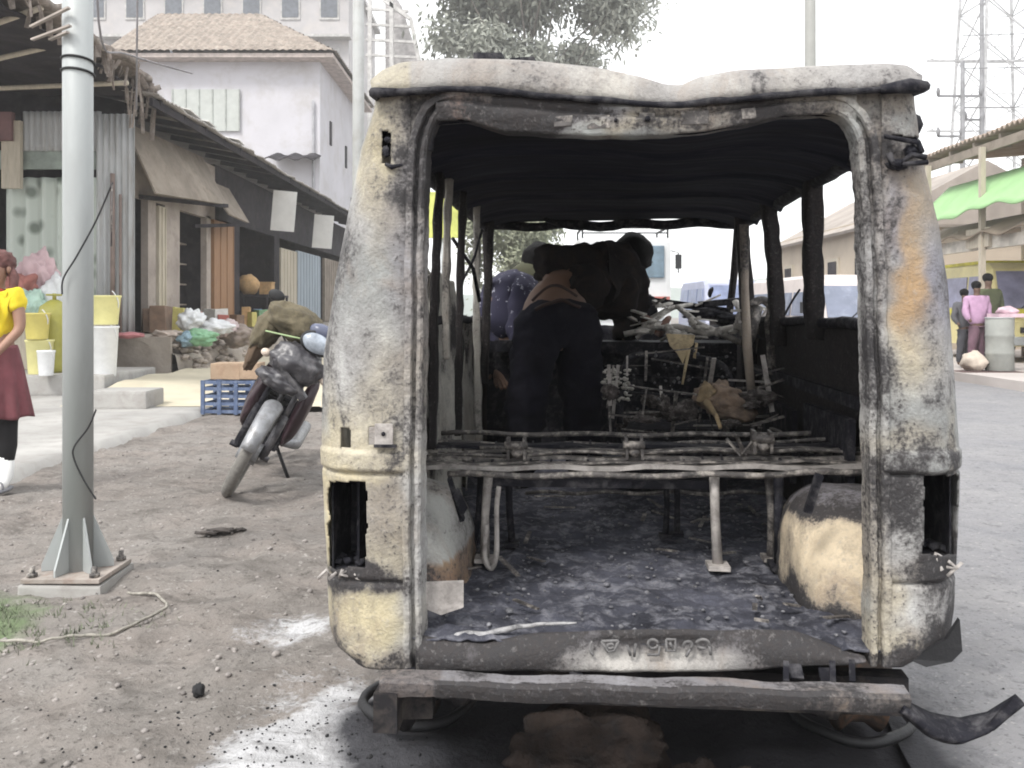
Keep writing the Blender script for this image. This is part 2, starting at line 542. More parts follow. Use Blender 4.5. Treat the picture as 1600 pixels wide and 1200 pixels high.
def rear_stain(v):
    u, w = uv(v)
    n = noise.noise_vector(Vector((v[0] * 9, v[1] * 9, v[2] * 9)))
    n2 = noise.noise_vector(Vector((v[0] * 25, v[1] * 25, v[2] * 25)))
    u += n.x * 26 + n2.x * 10; w += n.y * 34 + n2.y * 10
    tot = .10; c = [GREY[k] * .10 for k in range(3)]; s = .10 * .10
    for (a, b, rx, ry, col, so) in STAINS:
        g = math.exp(-(((u - a) / rx) ** 2 + ((w - b) / ry) ** 2)) ** 1.3
        tot += g
        for k in range(3): c[k] += col[k] * g
        s += so * g
    return (c[0] / tot, c[1] / tot, c[2] / tot, s / tot)

def lerp_tab(tab, t):
    if t <= tab[0][0]: return tab[0][1]
    for (a, x), (b, y) in zip(tab, tab[1:]):
        if t <= b: return x + (y - x) * (t - a) / (b - a)
    return tab[-1][1]

SIL_L = [(135, 583), (160, 580), (220, 560), (320, 541), (430, 520), (560, 500), (700, 497), (850, 504), (950, 508), (1000, 511), (1025, 518), (1045, 545)]
SIL_R = [(120, 1434), (160, 1436), (250, 1450), (350, 1475), (450, 1489), (600, 1501), (720, 1508), (850, 1504), (950, 1500), (1000, 1494), (1022, 1470), (1040, 1420)]
def corner(side):
    L = side < 0
    sil = SIL_L if L else SIL_R
    top, bot = (138, 1046) if L else (134, 1040)
    inner = 640 if L else 1379
    hole = (513, 752, 573, 888) if L else (1443, 742, 1497, 868)
    nrow, ncol, nside = 320, 66, 10
    rows = [top + (bot - top) * j / (nrow - 1) for j in range(nrow)]
    vs, fs = [], []
    for j, py in enumerate(rows):
        xo = V(lerp_tab(sil, py), py, .05).x
        a = V(inner, py)
        z = a.z
        ledge = .013 * max(0, min(1, (py - 706) / 3)) * max(0, min(1, (738 - py) / 3)) - .006 * math.exp(-((py - 742) / 3) ** 2) - .012 * math.exp(-((py - 912) / 4) ** 2) + .004 * (py > 742)
        for i in range(ncol + nside):
            if i < ncol:
                t = i / (ncol - 1)
                x = a.x + (xo - a.x) * t
                y = .085 * t ** 4.5 - ledge + .006 * (1 - t) ** 6
            else:
                k = (i - ncol + 1) / nside
                y = .085 + .30 * k
                x = xo + side * .006 * min(1, k * 3)
            d = .007 * fn((x, y, z), 5) + .004 * fn((x, y, z), 14) + .0015 * fn((x, y, z), 40)
            if i < ncol: y += d
            else: x += d
            vs.append(Vector((x, y, z)))
    nc = ncol + nside
    def inhole(p):
        u, w = proj(VAN @ p)
        jx = 4 * fn(p, 30); jy = 6 * fn(p, 26, 4)
        if hole[0] + jx < u < hole[2] + jx and hole[1] + jy * .3 < w < hole[3] + jy: return True
        if L:
            if 532 < u < 548 and 668 < w < 700: return True
            if 577 < u < 590 and 668 < w < 696: return True
            if 597 < u < 611 and 206 + jy < w < 256 + jy: return True
        else:
            if 1392 < u < 1436 and 212 + jx < w < 220 + jx: return True
        return False
    for j in range(nrow - 1):
        for i in range(nc - 1):
            q = (j * nc + i, j * nc + i + 1, (j + 1) * nc + i + 1, (j + 1) * nc + i)
            cpt = (vs[q[0]] + vs[q[1]] + vs[q[2]] + vs[q[3]]) / 4
            if i < ncol - 1 and inhole(cpt): continue
            fs.append(q)
    m = MB(); m.add(vs, fs, True)
    o = m.build('rear_corner_panel', M_burn, van, solid=.004, stain=rear_stain)
    # lamp bucket behind the tail lamp opening
    b = MB()
    p0, p1 = V(hole[0] - 6, hole[1] - 6, .05), V(hole[2] + 4, hole[3] + 8, .05)
    y0, y1 = .075, .24
    xa, xb, za, zb = min(p0.x, p1.x), max(p0.x, p1.x), p1.z, p0.z
    t = .004
    if L: xa += .012
    else: xb -= .012
    b.box(((xa + xb) / 2, y1, (za + zb) / 2), (xb - xa, t, zb - za))
    b.box(((xa + xb) / 2, (y0 + y1) / 2, zb), (xb - xa, y1 - y0, t))
    b.box(((xa + xb) / 2, (y0 + y1) / 2, za), (xb - xa, y1 - y0, t))
    for x in (xa, xb): b.box((x, (y0 + y1) / 2, (za + zb) / 2), (t, y1 - y0, zb - za))
    xm = xa + (xb - xa) * (.62 if L else .22)
    b.box((xm, .15, (za + zb) / 2), (.006, .12, (zb - za) * .98))
    for k in range(9):
        b.blob((xa + (xb - xa) * random.random(), .09 + .1 * random.random(), za + .012), (.012, .012, .010), 2, .5, 3, k)
    b.build('tail_lamp_recess', M_soot, o, jit=.002, jf=20)
    # torn lamp bracket at the bottom edge
    br = MB()
    for k in range(6):
        a = V(hole[0] + (hole[2] - hole[0]) * (k + .3) / 6, hole[3] + 10 + random.uniform(-10, 12), .02)
        br.tube([a, a + Vector((random.uniform(-.02, .02), -.012, random.uniform(-.015, .02))), a + Vector((random.uniform(-.03, .03), .0, random.uniform(-.03, .0)))], .004, 6)
    br.build('lamp_bracket', M_paleSteel, o, jit=.002)
    return o
cl = corner(-1)
cr = corner(1)

# latch, filler and hinge leftovers on the corner panels, and one bar modelled for a shadow
b = MB()
p = V(600, 680, -.006); b.box(p, (.042, .008, .052), bev=.003)
b.build('latch_plate', M_paleSteel, cl)
b = MB()
b.box(V(602, 697, -.016), (.05, .01, .006)); b.tube([V(599, 678, -.014), V(599, 678, -.002)], .005, 8)
b.build('latch_bolt', M_soot, cl)
b = MB()
p = V(603, 250, -.006); b.tube([V(604, 256, -.004), V(612, 260, -.010), V(630, 257, -.004)], [.004, .006, .003], 8); b.blob(V(603, 236, .004), (.008, .006, .012), 3, .5, 3); b.blob(V(606, 218, .002), (.007, .006, .006), 3, .5, 3)  # small dark bar stands in for a short horizontal shadow; lumps are hinge leftovers
b.build('burnt_hinge', M_soot, cl, jit=.003, jf=30)
b = MB()
b.tube([V(1384, 214, -.01), V(1410, 218, -.03), V(1434, 222, -.02), V(1440, 238, -.03)], .006, 6)
b.tube([V(1400, 262, -.01), V(1425, 240, -.03), V(1446, 246, -.025)], .0065, 6)
b.tube([V(1404, 258, -.01), V(1420, 256, -.03), V(1448, 253, -.025)], .0055, 6)
b.tube([V(1388, 240, -.01), V(1394, 256, -.02), V(1408, 262, -.01)], .007, 6)
b.blob(V(1402, 258, -.008), (.022, .012, .012), 3, .4, 3)
b.blob(V(1424, 236, -.012), (.014, .012, .014), 3, .4, 3)
b.build('burnt_hinge', M_soot, cr, jit=.004, jf=25)

# door jambs: bands swept round the opening
def smooth_path(pts, n):
    pts = [Vector(p) for p in pts]
    out = []
    for i in range(len(pts) - 1):
        p0 = pts[max(i - 1, 0)]; p1 = pts[i]; p2 = pts[i + 1]; p3 = pts[min(i + 2, len(pts) - 1)]
        for k in range(n):
            t = k / n
            out.append(.5 * ((2 * p1) + (-p0 + p2) * t + (2 * p0 - 5 * p1 + 4 * p2 - p3) * t * t + (-p0 + 3 * p1 - 3 * p2 + p3) * t ** 3))
    out.append(pts[-1])
    return out
def band(path_px, prof, name, mat, flip=1, n=18):
    pts = smooth_path([V(a, b_, 0) for a, b_ in path_px], n)
    vs = []
    for i, p in enumerate(pts):
        d = (pts[min(i + 1, len(pts) - 1)] - pts[max(i - 1, 0)]).normalized()
        w = Vector((d.z, 0, -d.x)) * flip
        for (o_, y) in prof:
            q = p + w * o_ + Vector((0, y, 0))
            q += noise.noise_vector(q * 12) * .003 + noise.noise_vector(q * 60) * .0022
            vs.append(q)
    m = len(prof)
    fs = [(i * m + k, i * m + k + 1, (i + 1) * m + k + 1, (i + 1) * m + k) for i in range(len(pts) - 1) for k in range(m - 1)]
    mb = MB(); mb.add(vs, fs, False)
    return mb.build(name, mat, van, solid=.003, stain=rear_stain)
prof = [(-.026, .006), (-.024, -.006), (-.019, -.008), (-.012, -.008), (-.010, -.003), (-.009, .009), (-.001, .010), (.001, .002), (.003, -.003), (.009, -.004), (.013, .000), (.014, .014), (.014, .03), (.016, .055)]
band([(650, 1046), (648, 900), (648, 700), (650, 500), (652, 350), (656, 250), (662, 205), (680, 172), (712, 160), (740, 160)], prof, 'door_jamb', M_burn, 1, 30)
band([(1372, 1040), (1372, 900), (1370, 700), (1366, 500), (1360, 350), (1354, 250), (1346, 205), (1326, 176), (1296, 163), (1265, 162)], prof, 'door_jamb', M_burn, -1, 30)

for nm, poly in (('l', ((622, 142), (760, 143), (745, 160), (712, 161), (682, 173), (663, 206), (656, 255), (628, 262))), ('r', ((1250, 150), (1400, 138), (1400, 262), (1360, 258), (1347, 206), (1328, 177), (1298, 164), (1262, 163)))):
    b = MB()
    b.prism([(V(a, c, .012).x, V(a, c, .012).z) for a, c in poly], .012, .018)
    b.build('corner_plate', M_burn, van, stain=rear_stain)
# dark hinge pocket ring at the top left of the opening
b = MB(); pts = smooth_path([V(a, c, .03) for a, c in ((668, 235), (672, 200), (686, 180), (705, 174), (726, 186))], 6)
b.tube(pts, [.014] * len(pts), 8)
b.build('corner_gusset', M_soot, van, jit=.004, jf=20)

# header across the top of the opening
HB = [(690, 188), (720, 186), (745, 192), (790, 205), (850, 209), (1000, 212), (1080, 208), (1150, 196), (1230, 180), (1300, 176), (1335, 190)]
HT = [(630, 146), (700, 140), (800, 146), (900, 156), (1000, 164), (1060, 166), (1120, 160), (1250, 148), (1390, 142)]
b = MB()
def hf(i, j):
    px = 682 + (1338 - 682) * i
    yt, yb = lerp_tab(HT, px), lerp_tab(HB, px)
    if j > .85:
        p = V(px, yb, 0); p.y += (j - .85) / .15 * .07; p.z += .006
    else:
        t = j / .85
        p = V(px, yt + (yb - yt) * t, 0)
        p.y += -.008 * math.sin(t * math.pi) + .010 * (math.exp(-((t - .35) / .07) ** 2)) + .005 * (fn((p.x, 0, p.z), 14) + fn((p.x, 0, p.z), 40) * .5)
    p.z += .004 * fn((px * .02, 0, 0), 1) * j
    return p
b.grid(150, 20, hf)
hd = b.build('rear_header', M_burn, van, solid=.004, stain=rear_stain)
for (px, py, w, h) in ((935, 190, .05, .03), (1010, 186, .035, .028), (1085, 184, .06, .03), (1170, 178, .03, .025), (880, 190, .04, .025)):
    b = MB(); b.box(V(px, py, -.006), (w, .008, h), bev=.003)
    b.build('lock_plate', M_rustbar, hd, jit=.003, jf=25)
for px, py, rr in ((1012, 186, .006), (962, 188, .004)):
    b = MB(); b.disc(V(px, py, -.014), (0, 1, 0), rr, .01, 12); b.build('lock_hole', M_soot, hd)

# roof with rear lip and dark drip gutter
RT = [(583, 128), (598, 112), (625, 100), (700, 93), (760, 95), (850, 100), (930, 108), (1000, 120), (1040, 132), (1065, 134), (1090, 122), (1150, 112), (1250, 105), (1380, 101), (1415, 104), (1434, 120)]
b = MB()
def roof(i, j):
    px = 583 + (1436 - 583) * i
    yg, yt = lerp_tab(HT, px) - 3, lerp_tab(RT, px)
    lo, hi = V(px, yg, -.012), V(px, min(yt, yg - 5), .035)
    if j < .12:
        t = j / .12
        p = lo.lerp(hi, math.sin(t * math.pi / 2))
        p.y = lo.y + (hi.y - lo.y) * (1 - math.cos(t * math.pi / 2))
    else:
        t = (j - .12) / .88
        y = .035 + 2.25 * t
        # front half is less buckled
        zt = hi.z - .008 * t
        flat = 1.632 - .10 * abs(i * 2 - 1) ** 4 - .01 * t
        z = zt * (1 - min(1, t * 3)) + flat * min(1, t * 3)
        x = hi.x * (1 + .04 * t)
        z -= .02 * min(1, t * 8) * (1 - min(1, t))
        p = Vector((x, y, min(z, zt - .04 * min(1, t * 10) + 0)))
    p += noise.noise_vector(Vector(p) * 6) * .005
    return p
b.grid(110, 46, roof)
ROOFST = lambda v: ((.50, .485, .46, .02) if v.x > -.3 else (.56, .52, .42, .02)) if v.z > 1.3 else (.4, .4, .4, .2)
def roof_stain(v):
    n = fn(v, 6)
    c = (.39 + .05 * n, .375 + .04 * n, .355 + .02 * n)
    u, w = proj(VAN @ v)
    s = -.2
    if v.y < .02:
        s = .05 if u < 1150 else .18
    s += .35 * max(0, (u - 1180) / 250) * (.6 + n)
    if u < 640: c = (.46, .42, .33)
    return (*c, s)
b.build('roof', M_burn, van, solid=.004, stain=roof_stain)
b = MB()
gp = [V(px, lerp_tab(HT, px) - 2, -.02) for px in range(584, 1440, 12)]
gp = [p + noise.noise_vector(p * 9) * .003 for p in gp]
b.tube(gp, [.0075 + .003 * noise.noise(p * 12) for p in gp], 8)
b.tube([gp[-6], gp[-3] + Vector((.01, -.012, .006)), gp[-1] + Vector((.008, -.005, .004)), gp[-1] + Vector((.006, .08, .01))], [.010, .015, .013, .010], 8)
b.tube([gp[3], gp[0], gp[0] + Vector((-.004, .1, .01))], [.009, .012, .012], 8)
b.build('drip_gutter', M_soot, van, jit=.003, jf=20)
b = MB()
for px, py, w in ((765, 88, .07), (818, 94, .06)):
    b.box(P(px, py, 2.15) @ Matrix.Identity(3) if False else V(px, py + 6, .16), (w, .05, .022), bev=.005)
b.build('roof_rack_bracket', M_soot, van, jit=.004, jf=20)

# ceiling: soot-black underside with ribs, rails
b = MB()
def cf(i, j):
    y = .03 + 2.2 * j
    x = (-.595 + 1.19 * i)
    z = 1.545 - .055 * abs(2 * i - 1) ** 6 - .045 * math.exp(-((x - .1) / .16) ** 2) * math.exp(-j * 3) - .02 * j
    rib = .014 * max(0, math.cos(j * 2.2 * 2 * math.pi / .45)) ** 8
    sag = .02 * fn((x, y, 0), 2.2)
    return (x, y, z - rib + sag * .5)
b.grid(40, 90, cf)
b.build('ceiling', M_ceil, van, solid=.003)
for s in (-1, 1):
    b = MB()
    pts = [(s * (.585 - .005 * t), .04 + 2.2 * t, 1.505 - .012 * t) for t in [k / 20 for k in range(21)]]
    b.tube(pts, .027, 8)
    b.build('cant_rail', M_soot, van, jit=.006, jf=9)
# front header with sagging strip
b = MB()
b.tube([(-.60 + 1.2 * k / 24, 2.2, 1.497 + .006 * math.sin(k)) for k in range(25)], .022, 8)
b.build('windscreen_header', M_soot, van, jit=.008, jf=7)
b = MB()
b.tube(smooth_path([V(a, c, 2.1) for a, c in ((848, 341), (868, 350), (910, 358), (960, 356), (1005, 345))], 5), .008, 6)
b.build('sagging_trim', M_soot, van, jit=.01, jf=9)

# side walls
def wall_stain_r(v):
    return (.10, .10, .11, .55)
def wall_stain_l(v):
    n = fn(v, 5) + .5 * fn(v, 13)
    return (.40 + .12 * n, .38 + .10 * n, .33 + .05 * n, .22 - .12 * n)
for s in (-1, 1):
    b = MB()
    def wf(i, j):
        y = .28 + 2.5 * i
        z = .27 + .80 * j
        x = s * (.655 - .012 * j ** 2 - .05 * max(0, .3 - j))
        if y > 2.2: x *= 1 - .18 * ((y - 2.2) / .6) ** 2
        return Vector((x, y, z)) + noise.noise_vector(Vector((x, y, z)) * 4) * .012
    def wskip(i, j):
        y, z = .28 + 2.5 * i, .27 + .8 * j
        if (y - .55) ** 2 + (z - .2) ** 2 < .075: return True      # wheel cut-outs
        return False
    b.grid(110, 40, wf, skip=wskip)
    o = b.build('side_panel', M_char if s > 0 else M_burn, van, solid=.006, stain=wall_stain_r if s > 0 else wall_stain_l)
    # window sill rail
    b = MB()
    b.tube([(s * .628, .12 + .1 * k, 1.062 + .004 * math.sin(k * 1.3)) for k in range(22)], .016, 8)
    b.build('window_sill', M_soot, o, jit=.005, jf=9)
# inner lining of right wall: dark box beams
b = MB()
b.box((.612, 1.15, .85), (.022, 1.7, .035)); b.box((.608, .8, .66), (.02, .5, .28)); b.box((.612, 1.5, .62), (.02, .5, .26))
b.build('inner_lining', M_soot, van, jit=.01, jf=6)
# pillars
def pillar(top, bot, w, d, mat, stn, foot=None, tone=0):
    b = MB()
    pts = smooth_path([bot, Vector(bot).lerp(Vector(top), .5) + Vector((random.uniform(-.008, .008), 0, 0)), top], 14)
    for k in range(len(pts) - 1):
        pass
    vs = []
    for p in pts:
        for (a, c) in ((-1, -1), (-.3, -1.15), (.3, -.8), (1, -1), (1, 1), (0, 1.1), (-1, 1)):
            q = p + Vector((a * w / 2, c * d / 2, 0))
            vs.append(q + noise.noise_vector(q * 18) * .006)
    m = 7
    fs = [(i * m + k, i * m + (k + 1) % m, (i + 1) * m + (k + 1) % m, (i + 1) * m + k) for i in range(len(pts) - 1) for k in range(m)]
    fs += [tuple(range(m))[::-1], tuple((len(pts) - 1) * m + k for k in range(m))]
    b.add(vs, fs, True)
    return b.build('window_pillar', mat, van, stain=stn)
dk = lambda v: (.16, .15, .14, .42 + .3 * fn(v, 4))
lt = lambda v: (.42, .40, .36, .15 + .4 * fn(v, 5))
rp = []
for (a, c, y, w, st) in (((1270, 290), (1273, 530), .86, .052, dk), ((1200, 330), (1216, 540), 1.40, .052, dk), ((1157, 352), (1172, 620), 1.95, .055, dk)):
    t, bt = V(a[0], a[1], y), V(c[0], c[1], y + .12)
    t.z = 1.51
    pillar(t, bt, w, .05, M_char, st)
for (a, c, y, w, st, mt) in (((688, 290), (676, 700), .62, .020, dk, M_char), ((702, 300), (698, 560), .75, .018, lt, M_burn), ((724, 320), (716, 680), 1.05, .020, dk, M_char),
                     ((745, 335), (748, 690), 1.45, .024, lt, M_burn), ((766, 344), (756, 600), 2.0, .034, dk, M_char)):
    t, bt = V(a[0], a[1], y), V(c[0], c[1], y)
    t.z = 1.50
    pillar(t, bt, w, .045, mt, st)
b = MB()
def sdp(i, j):
    y = .45 + 1.5 * i
    top = 1.20 + .10 * fn((y * 3, 0, 0), 1) + .06 * fn((y * 11, 0, 0), 1)
    z = .40 + (top - .40) * j
    return Vector((-.60 + .03 * math.cos(y * 9) - .03 * j, y, z)) + noise.noise_vector(Vector((y * 5, z * 5, 0))) * .02
def sdskip(i, j):
    return (abs(i - .33) < .035 and j > .25) or (abs(i - .62) < .03) or (i > .8 and j > .72 + .1 * math.sin(i * 60))
b.grid(90, 50, sdp, skip=sdskip)
b.build('door_lining', M_burn, van, solid=.004, stain=lambda v: (.62, .60, .54, .10 + .75 * fn(v, 6) + .35 * fn(v, 16)))
# bent brace on the left
b = MB(); b.tube([V(708, 372, 1.0), V(738, 420, 1.2), V(748, 470, 1.3)], .007, 6); b.tube([V(722, 440, 1.1), V(742, 400, 1.2), V(752, 360, 1.4)], .005, 6)
b.build('door_brace', M_soot, van, jit=.01, jf=9)

# floor with ash, side steps
b = MB()
def ff(i, j):
    y = .005 + 2.7 * j
    x = -.625 + 1.25 * i
    e = abs(2 * i - 1) ** 5
    z = .372 + .02 * e + .012 * fn((x, y, 0), 5) + .007 * fn((x, y, 0), 16) + .003 * fn((x, y, 0), 40)
    z += .004 * max(0, math.cos(x * 2 * math.pi / .11)) ** 4 + .004 * fn((x, y, 5), 70)
    if y < .12: z += -.012 * (1 - y / .12)
    return (x, y, z)
b.grid(200, 320, ff)
b.build('floor', M_ashfloor, van, solid=.004)
# rubble on the floor: clinker, one object
b = MB()
for k in range(650):
    x, y = random.uniform(-.58, .58), random.uniform(.05, 1.9)
    r = random.uniform(.002, .007) * (1.7 if random.random() < .06 else 1)
    b.blob((x, y, .380 + r * .4), (r, r * random.uniform(.6, 1.5), r * .6), 1, .5, 2, k)
tag(b.build('clinker', M('pale_clinker', (.13, .13, .145), .95, .8, 20, (.4, .4, .42), .5), van), kind='stuff')
b = MB()
for k in range(26):
    x, y = random.uniform(-.5, .5), random.uniform(.1, 1.5)
    a = random.uniform(0, 6.28); l = random.uniform(.03, .12)
    b.bar((x, y, .392), (x + l * math.cos(a), y + l * math.sin(a), .392 + random.uniform(0, .02)), .012, .004)
tag(b.build('metal_scraps', M_rustbar, van, jit=.005, jf=20), kind='stuff')

# rear sill (bent tailgate threshold) with raised plate characters
SIL_T = [(655, 992), (700, 1000), (760, 1004), (820, 992), (900, 985), (1000, 984), (1100, 985), (1180, 983), (1240, 984), (1280, 1000), (1352, 1026)]
SIL_B = [(655, 1046), (800, 1048), (1000, 1050), (1150, 1048), (1270, 1040), (1352, 1034)]
b = MB()
def sf(i, j):
    px = 656 + (1352 - 656) * i
    a, c = V(px, lerp_tab(SIL_T, px), .012), V(px, lerp_tab(SIL_B, px), -.012)
    p = a.lerp(c, j)
    p.y -= .010 * math.sin(j * math.pi)
    p.y += .012 * math.exp(-((px - 1017) / 108) ** 8) * (math.exp(-((j - .5) / .33) ** 6))
    p += noise.noise_vector(p * 12) * .004
    return p
b.grid(140, 14, sf)
def sill_st(v):
    u, w = uv(v)
    pale = math.exp(-((u - 1020) / 150) ** 4) * max(0, min(1, (w - 1002) / 20))
    n = fn(v, 12)
    return (.07 + .36 * pale, .07 + .34 * pale, .085 + .30 * pale, .62 - .62 * pale + .25 * n)
sl = b.build('rear_sill', M_burn, van, solid=.004, stain=sill_st)
b = MB()
def glyph(px, py, strokes, w=.0032):
    for st in strokes:
        b.tube([V(px + a, py + c, -.016) for a, c in st], w, 6)
arc = lambda cx, cy, rx, ry, a0, a1, n=10: [(cx + rx * math.cos(a0 + (a1 - a0) * k / n), cy + ry * math.sin(a0 + (a1 - a0) * k / n)) for k in range(n + 1)]
glyph(930, 1012, [arc(0, 0, 8, 12, -2.2, -4.4)])                       # C
glyph(952, 1010, [[(-12, -8), (14, -9)], [(-12, -8), (-2, 8), (8, 7), (14, -9)], arc(2, -1, 5, 4, 0, 6.28)])
glyph(985, 1016, [[(-5, -8), (0, 8)], [(8, -10), (6, 10)]])
glyph(1020, 1011, [arc(0, -5, 8, 7, 0, 6.28), [(-9, 12), (10, 12), (10, -2)]])
glyph(1048, 1008, [[(-7, -9), (7, -9), (7, 9), (-7, 9), (-7, -9)], [(-2, -4), (2, 4)]])
glyph(1075, 1012, [arc(0, -4, 7, 6, 2.6, 7.2), [(4, 2), (-3, 14)]])
glyph(1098, 1011, [arc(0, -5, 10, 7, 3.3, 6.6), [(10, -2), (12, 12)], [(-8, 0), (4, 2)]])
b.build('number_plate', M('plate_relief', (.17, .165, .165), .8, .4, 30, (.04, .04, .04), .6), sl, jit=.001, jf=40)
# torn end plates beside the sill
b = MB()
b.prism([(V(x, y, .05).x, V(x, y, .05).z) for x, y in ((662, 912), (722, 908), (724, 950), (690, 962), (662, 952))], .05, .056)
b.build('floor_bracket', M_paleSteel, van, jit=.006, jf=14)
b = MB()
pl = smooth_path([V(a, c, .03) for a, c in ((700, 996), (740, 992), (790, 985), (850, 976), (900, 972))], 6)
b.tube(pl, [.010 - .008 * k / len(pl) for k in range(len(pl))], 6)
b.build('ash_ridge', M('white_ash', (.36, .355, .36), .95, .5, 30, (.06, .06, .065), .8, dscale=45), van, jit=.008, jf=25)

# wheel arches
def arch(side):
    b = MB()
    L = side < 0
    y0, y1, zc, rad = .12, .82, .37, .275
    inner = .40 if not L else .44
    def af(i, j):
        # i: angle over the wheel along the van; j: from inner cheek out to the wall
        a = math.pi * i
        ph = j * math.pi / 2
        x = .65 - (.65 - inner) * max(0, math.cos(ph)) ** .55
        rr = rad * math.sin(ph) ** .55
        y = .47 - rr * 1.15 * math.cos(a)
        z = .36 + rr * math.sin(a)
        p = Vector((side * x, y, z))
        return p + noise.noise_vector(p * 8) * .010 + noise.noise_vector(p * 24) * .004
    b.grid(60, 40, af)
    def st(v):
        n = fn(v, 6) + .5 * fn(v, 16)
        if L:
            if v.z < .47: return (.36 + .1 * n, .24, .15, .25 + .3 * n)
            return (.42, .42, .40, .1 + .35 * n)
        k = (v.z - .36) / .33
        pz = math.exp(-((k - .36) / .30) ** 4) * (1 if v.y < .5 else .3)
        if pz > .12: return (.60, .50, .36, .66 - .80 * pz + .75 * n)
        if k < .4: return (.2, .17, .13, .5)
        return (.17, .165, .19, .3 + .4 * n)
    o = b.build('wheel_arch', M_burn, van, solid=.004, stain=st)
    b = MB()
    if L: b.bar(V(702, 748, .24), V(722, 812, .26), .012, .02); b.bar(V(712, 770, .2), V(726, 800, .24), .006, .03)
    else: b.bar(V(1282, 742, .19), V(1262, 800, .2), .018, .012)
    b.build('belt_anchor', M_soot, o, jit=.004, jf=16)
arch(-1); arch(1)

# rear bench: scorched frame bars, brackets, legs
bench = MB()
def xbar(pyl, pyr, y, r, x0=662, x1=1352, sag=0, mb=None):
    (mb or bench).tube([V(x0 + (x1 - x0) * t, pyl + (pyr - pyl) * t + sag * math.sin(t * math.pi), y) + Vector((0, 0, .004 * math.sin(t * 23))) for t in [k / 24 for k in range(25)]], r, 8)
for (pa, pb, yy, w_, h_) in ((706, 700, .63, .020, .006), (724, 721, .555, .026, .005)):
    npt = 14
    for k in range(npt):
        t0, t1 = k / npt, (k + 1.02) / npt
        q0 = V(664 + 686 * t0, pa + (pb - pa) * t0, yy); q1 = V(664 + 686 * t1, pa + (pb - pa) * t1, yy)
        bench.bar(q0 + Vector((0, 0, .003 * math.sin(k * 2.1 + pa))), q1 + Vector((0, 0, .003 * math.sin((k + 1) * 2.1 + pa))), w_, h_)
xbar(714, 706, .60, .005, 664, 1350, -4)
xbar(741, 737, .50, .009, 700, 1350, 4)
xbar(691, 686, .78, .006, 664, 1350, 6)
xbar(677, 677, .95, .008, 690, 1350, 2)
xbar(700, 706, .66, .006, 750, 1300, 3)
b0 = bench.build('bench_frame', M_rustbar, van, jit=.0035, jf=11)
for (py_, yy, ww, hh, mt_) in ((729, .55, .045, .012, M_paleSteel), (697, .70, .06, .010, M_soot), (716, .60, .03, .010, M_rustbar)):
    mb = MB()
    n_ = 16
    for k in range(n_):
        q0 = V(664 + 686 * k / n_, py_, yy); q1 = V(664 + 686 * (k + 1.03) / n_, py_, yy)
        mb.bar(q0 + Vector((0, 0, .004 * math.sin(k * 1.7))), q1 + Vector((0, 0, .004 * math.sin((k + 1) * 1.7))), ww, hh)
    mb.build('bench_rail', mt_, b0, jit=.004, jf=14)
mb = MB()
for k in range(20):
    x = 740 + k * 30
    if 790 < x < 830 : continue
    mb.bar(V(x, 722, .56) , V(x * .96 + 38, 690, .78), .006, .004)
mb.build('seat_spring', M_soot, b0, jit=.008, jf=12)
mb = MB()
mb.box(V(870, 752, .56), (.42, .012, .028)); mb.box(V(1040, 756, .58), (.30, .012, .024))
mb.build('seat_crossmember', M_soot, b0, jit=.006, jf=8)
xb = MB(); xbar(770, 770, .9, .006, 820, 1200, 0, xb); xb.build('stretcher', M_rustbar, b0, jit=.004, jf=9)
for (px, py, y) in ((808, 700, .6), (990, 700, .6), (1190, 690, .6)):
    mb = MB()
    c = V(px, py, y - .02)
    mb.box(c + Vector((-.022, 0, 0)), (.008, .05, .06)); mb.box(c + Vector((.022, 0, 0)), (.008, .05, .06)); mb.tube([c + Vector((-.03, -.02, .01)), c + Vector((.03, -.02, .01))], .012, 8); mb.blob(c + Vector((0, -.01, -.01)), (.02, .02, .015), 2, .4, 3)
    mb.build('seat_hinge', M_rustbar, b0, jit=.006, jf=18)
for (ta, ba, y, r, mt) in (((763, 742), (757, 868), .55, .013, M_paleSteel), ((1116, 738), (1122, 876), .53, .0145, M_paleSteel), ((1200, 738), (1204, 858), .62, .012, M_rustbar), ((1216, 738), (1218, 872), .55, .014, M_soot),
                       ((795, 742), (800, 838), .72, .011, M_soot), ((1040, 742), (1040, 822), .85, .010, M_soot), ((1058, 742), (1058, 822), .87, .010, M_soot), ((752, 742), (740, 860), .62, .010, M_soot)):
    mb = MB()
    t, bt = V(ta[0], ta[1], y), V(ba[0], ba[1], y)
    bt.z = min(bt.z, .40)
    mb.tube([t, t.lerp(bt, .5) + Vector((random.uniform(-.006, .006), 0, 0)), bt], [r, r * .9, r], 8)
    mb.box(bt + Vector((0, 0, -.004)), (r * 4, r * 5, .012))
    mb.build('leg', mt, b0, jit=.004, jf=14)
mb = MB()   # u-shaped foot loop at left leg
mb.tube(smooth_path([V(a, c, .5) for a, c in ((780, 760), (776, 800), (776, 860), (768, 888), (758, 872), (760, 820))], 5), .008, 6)
mb.build('seat_catch', M_paleSteel, b0, jit=.003, jf=14)

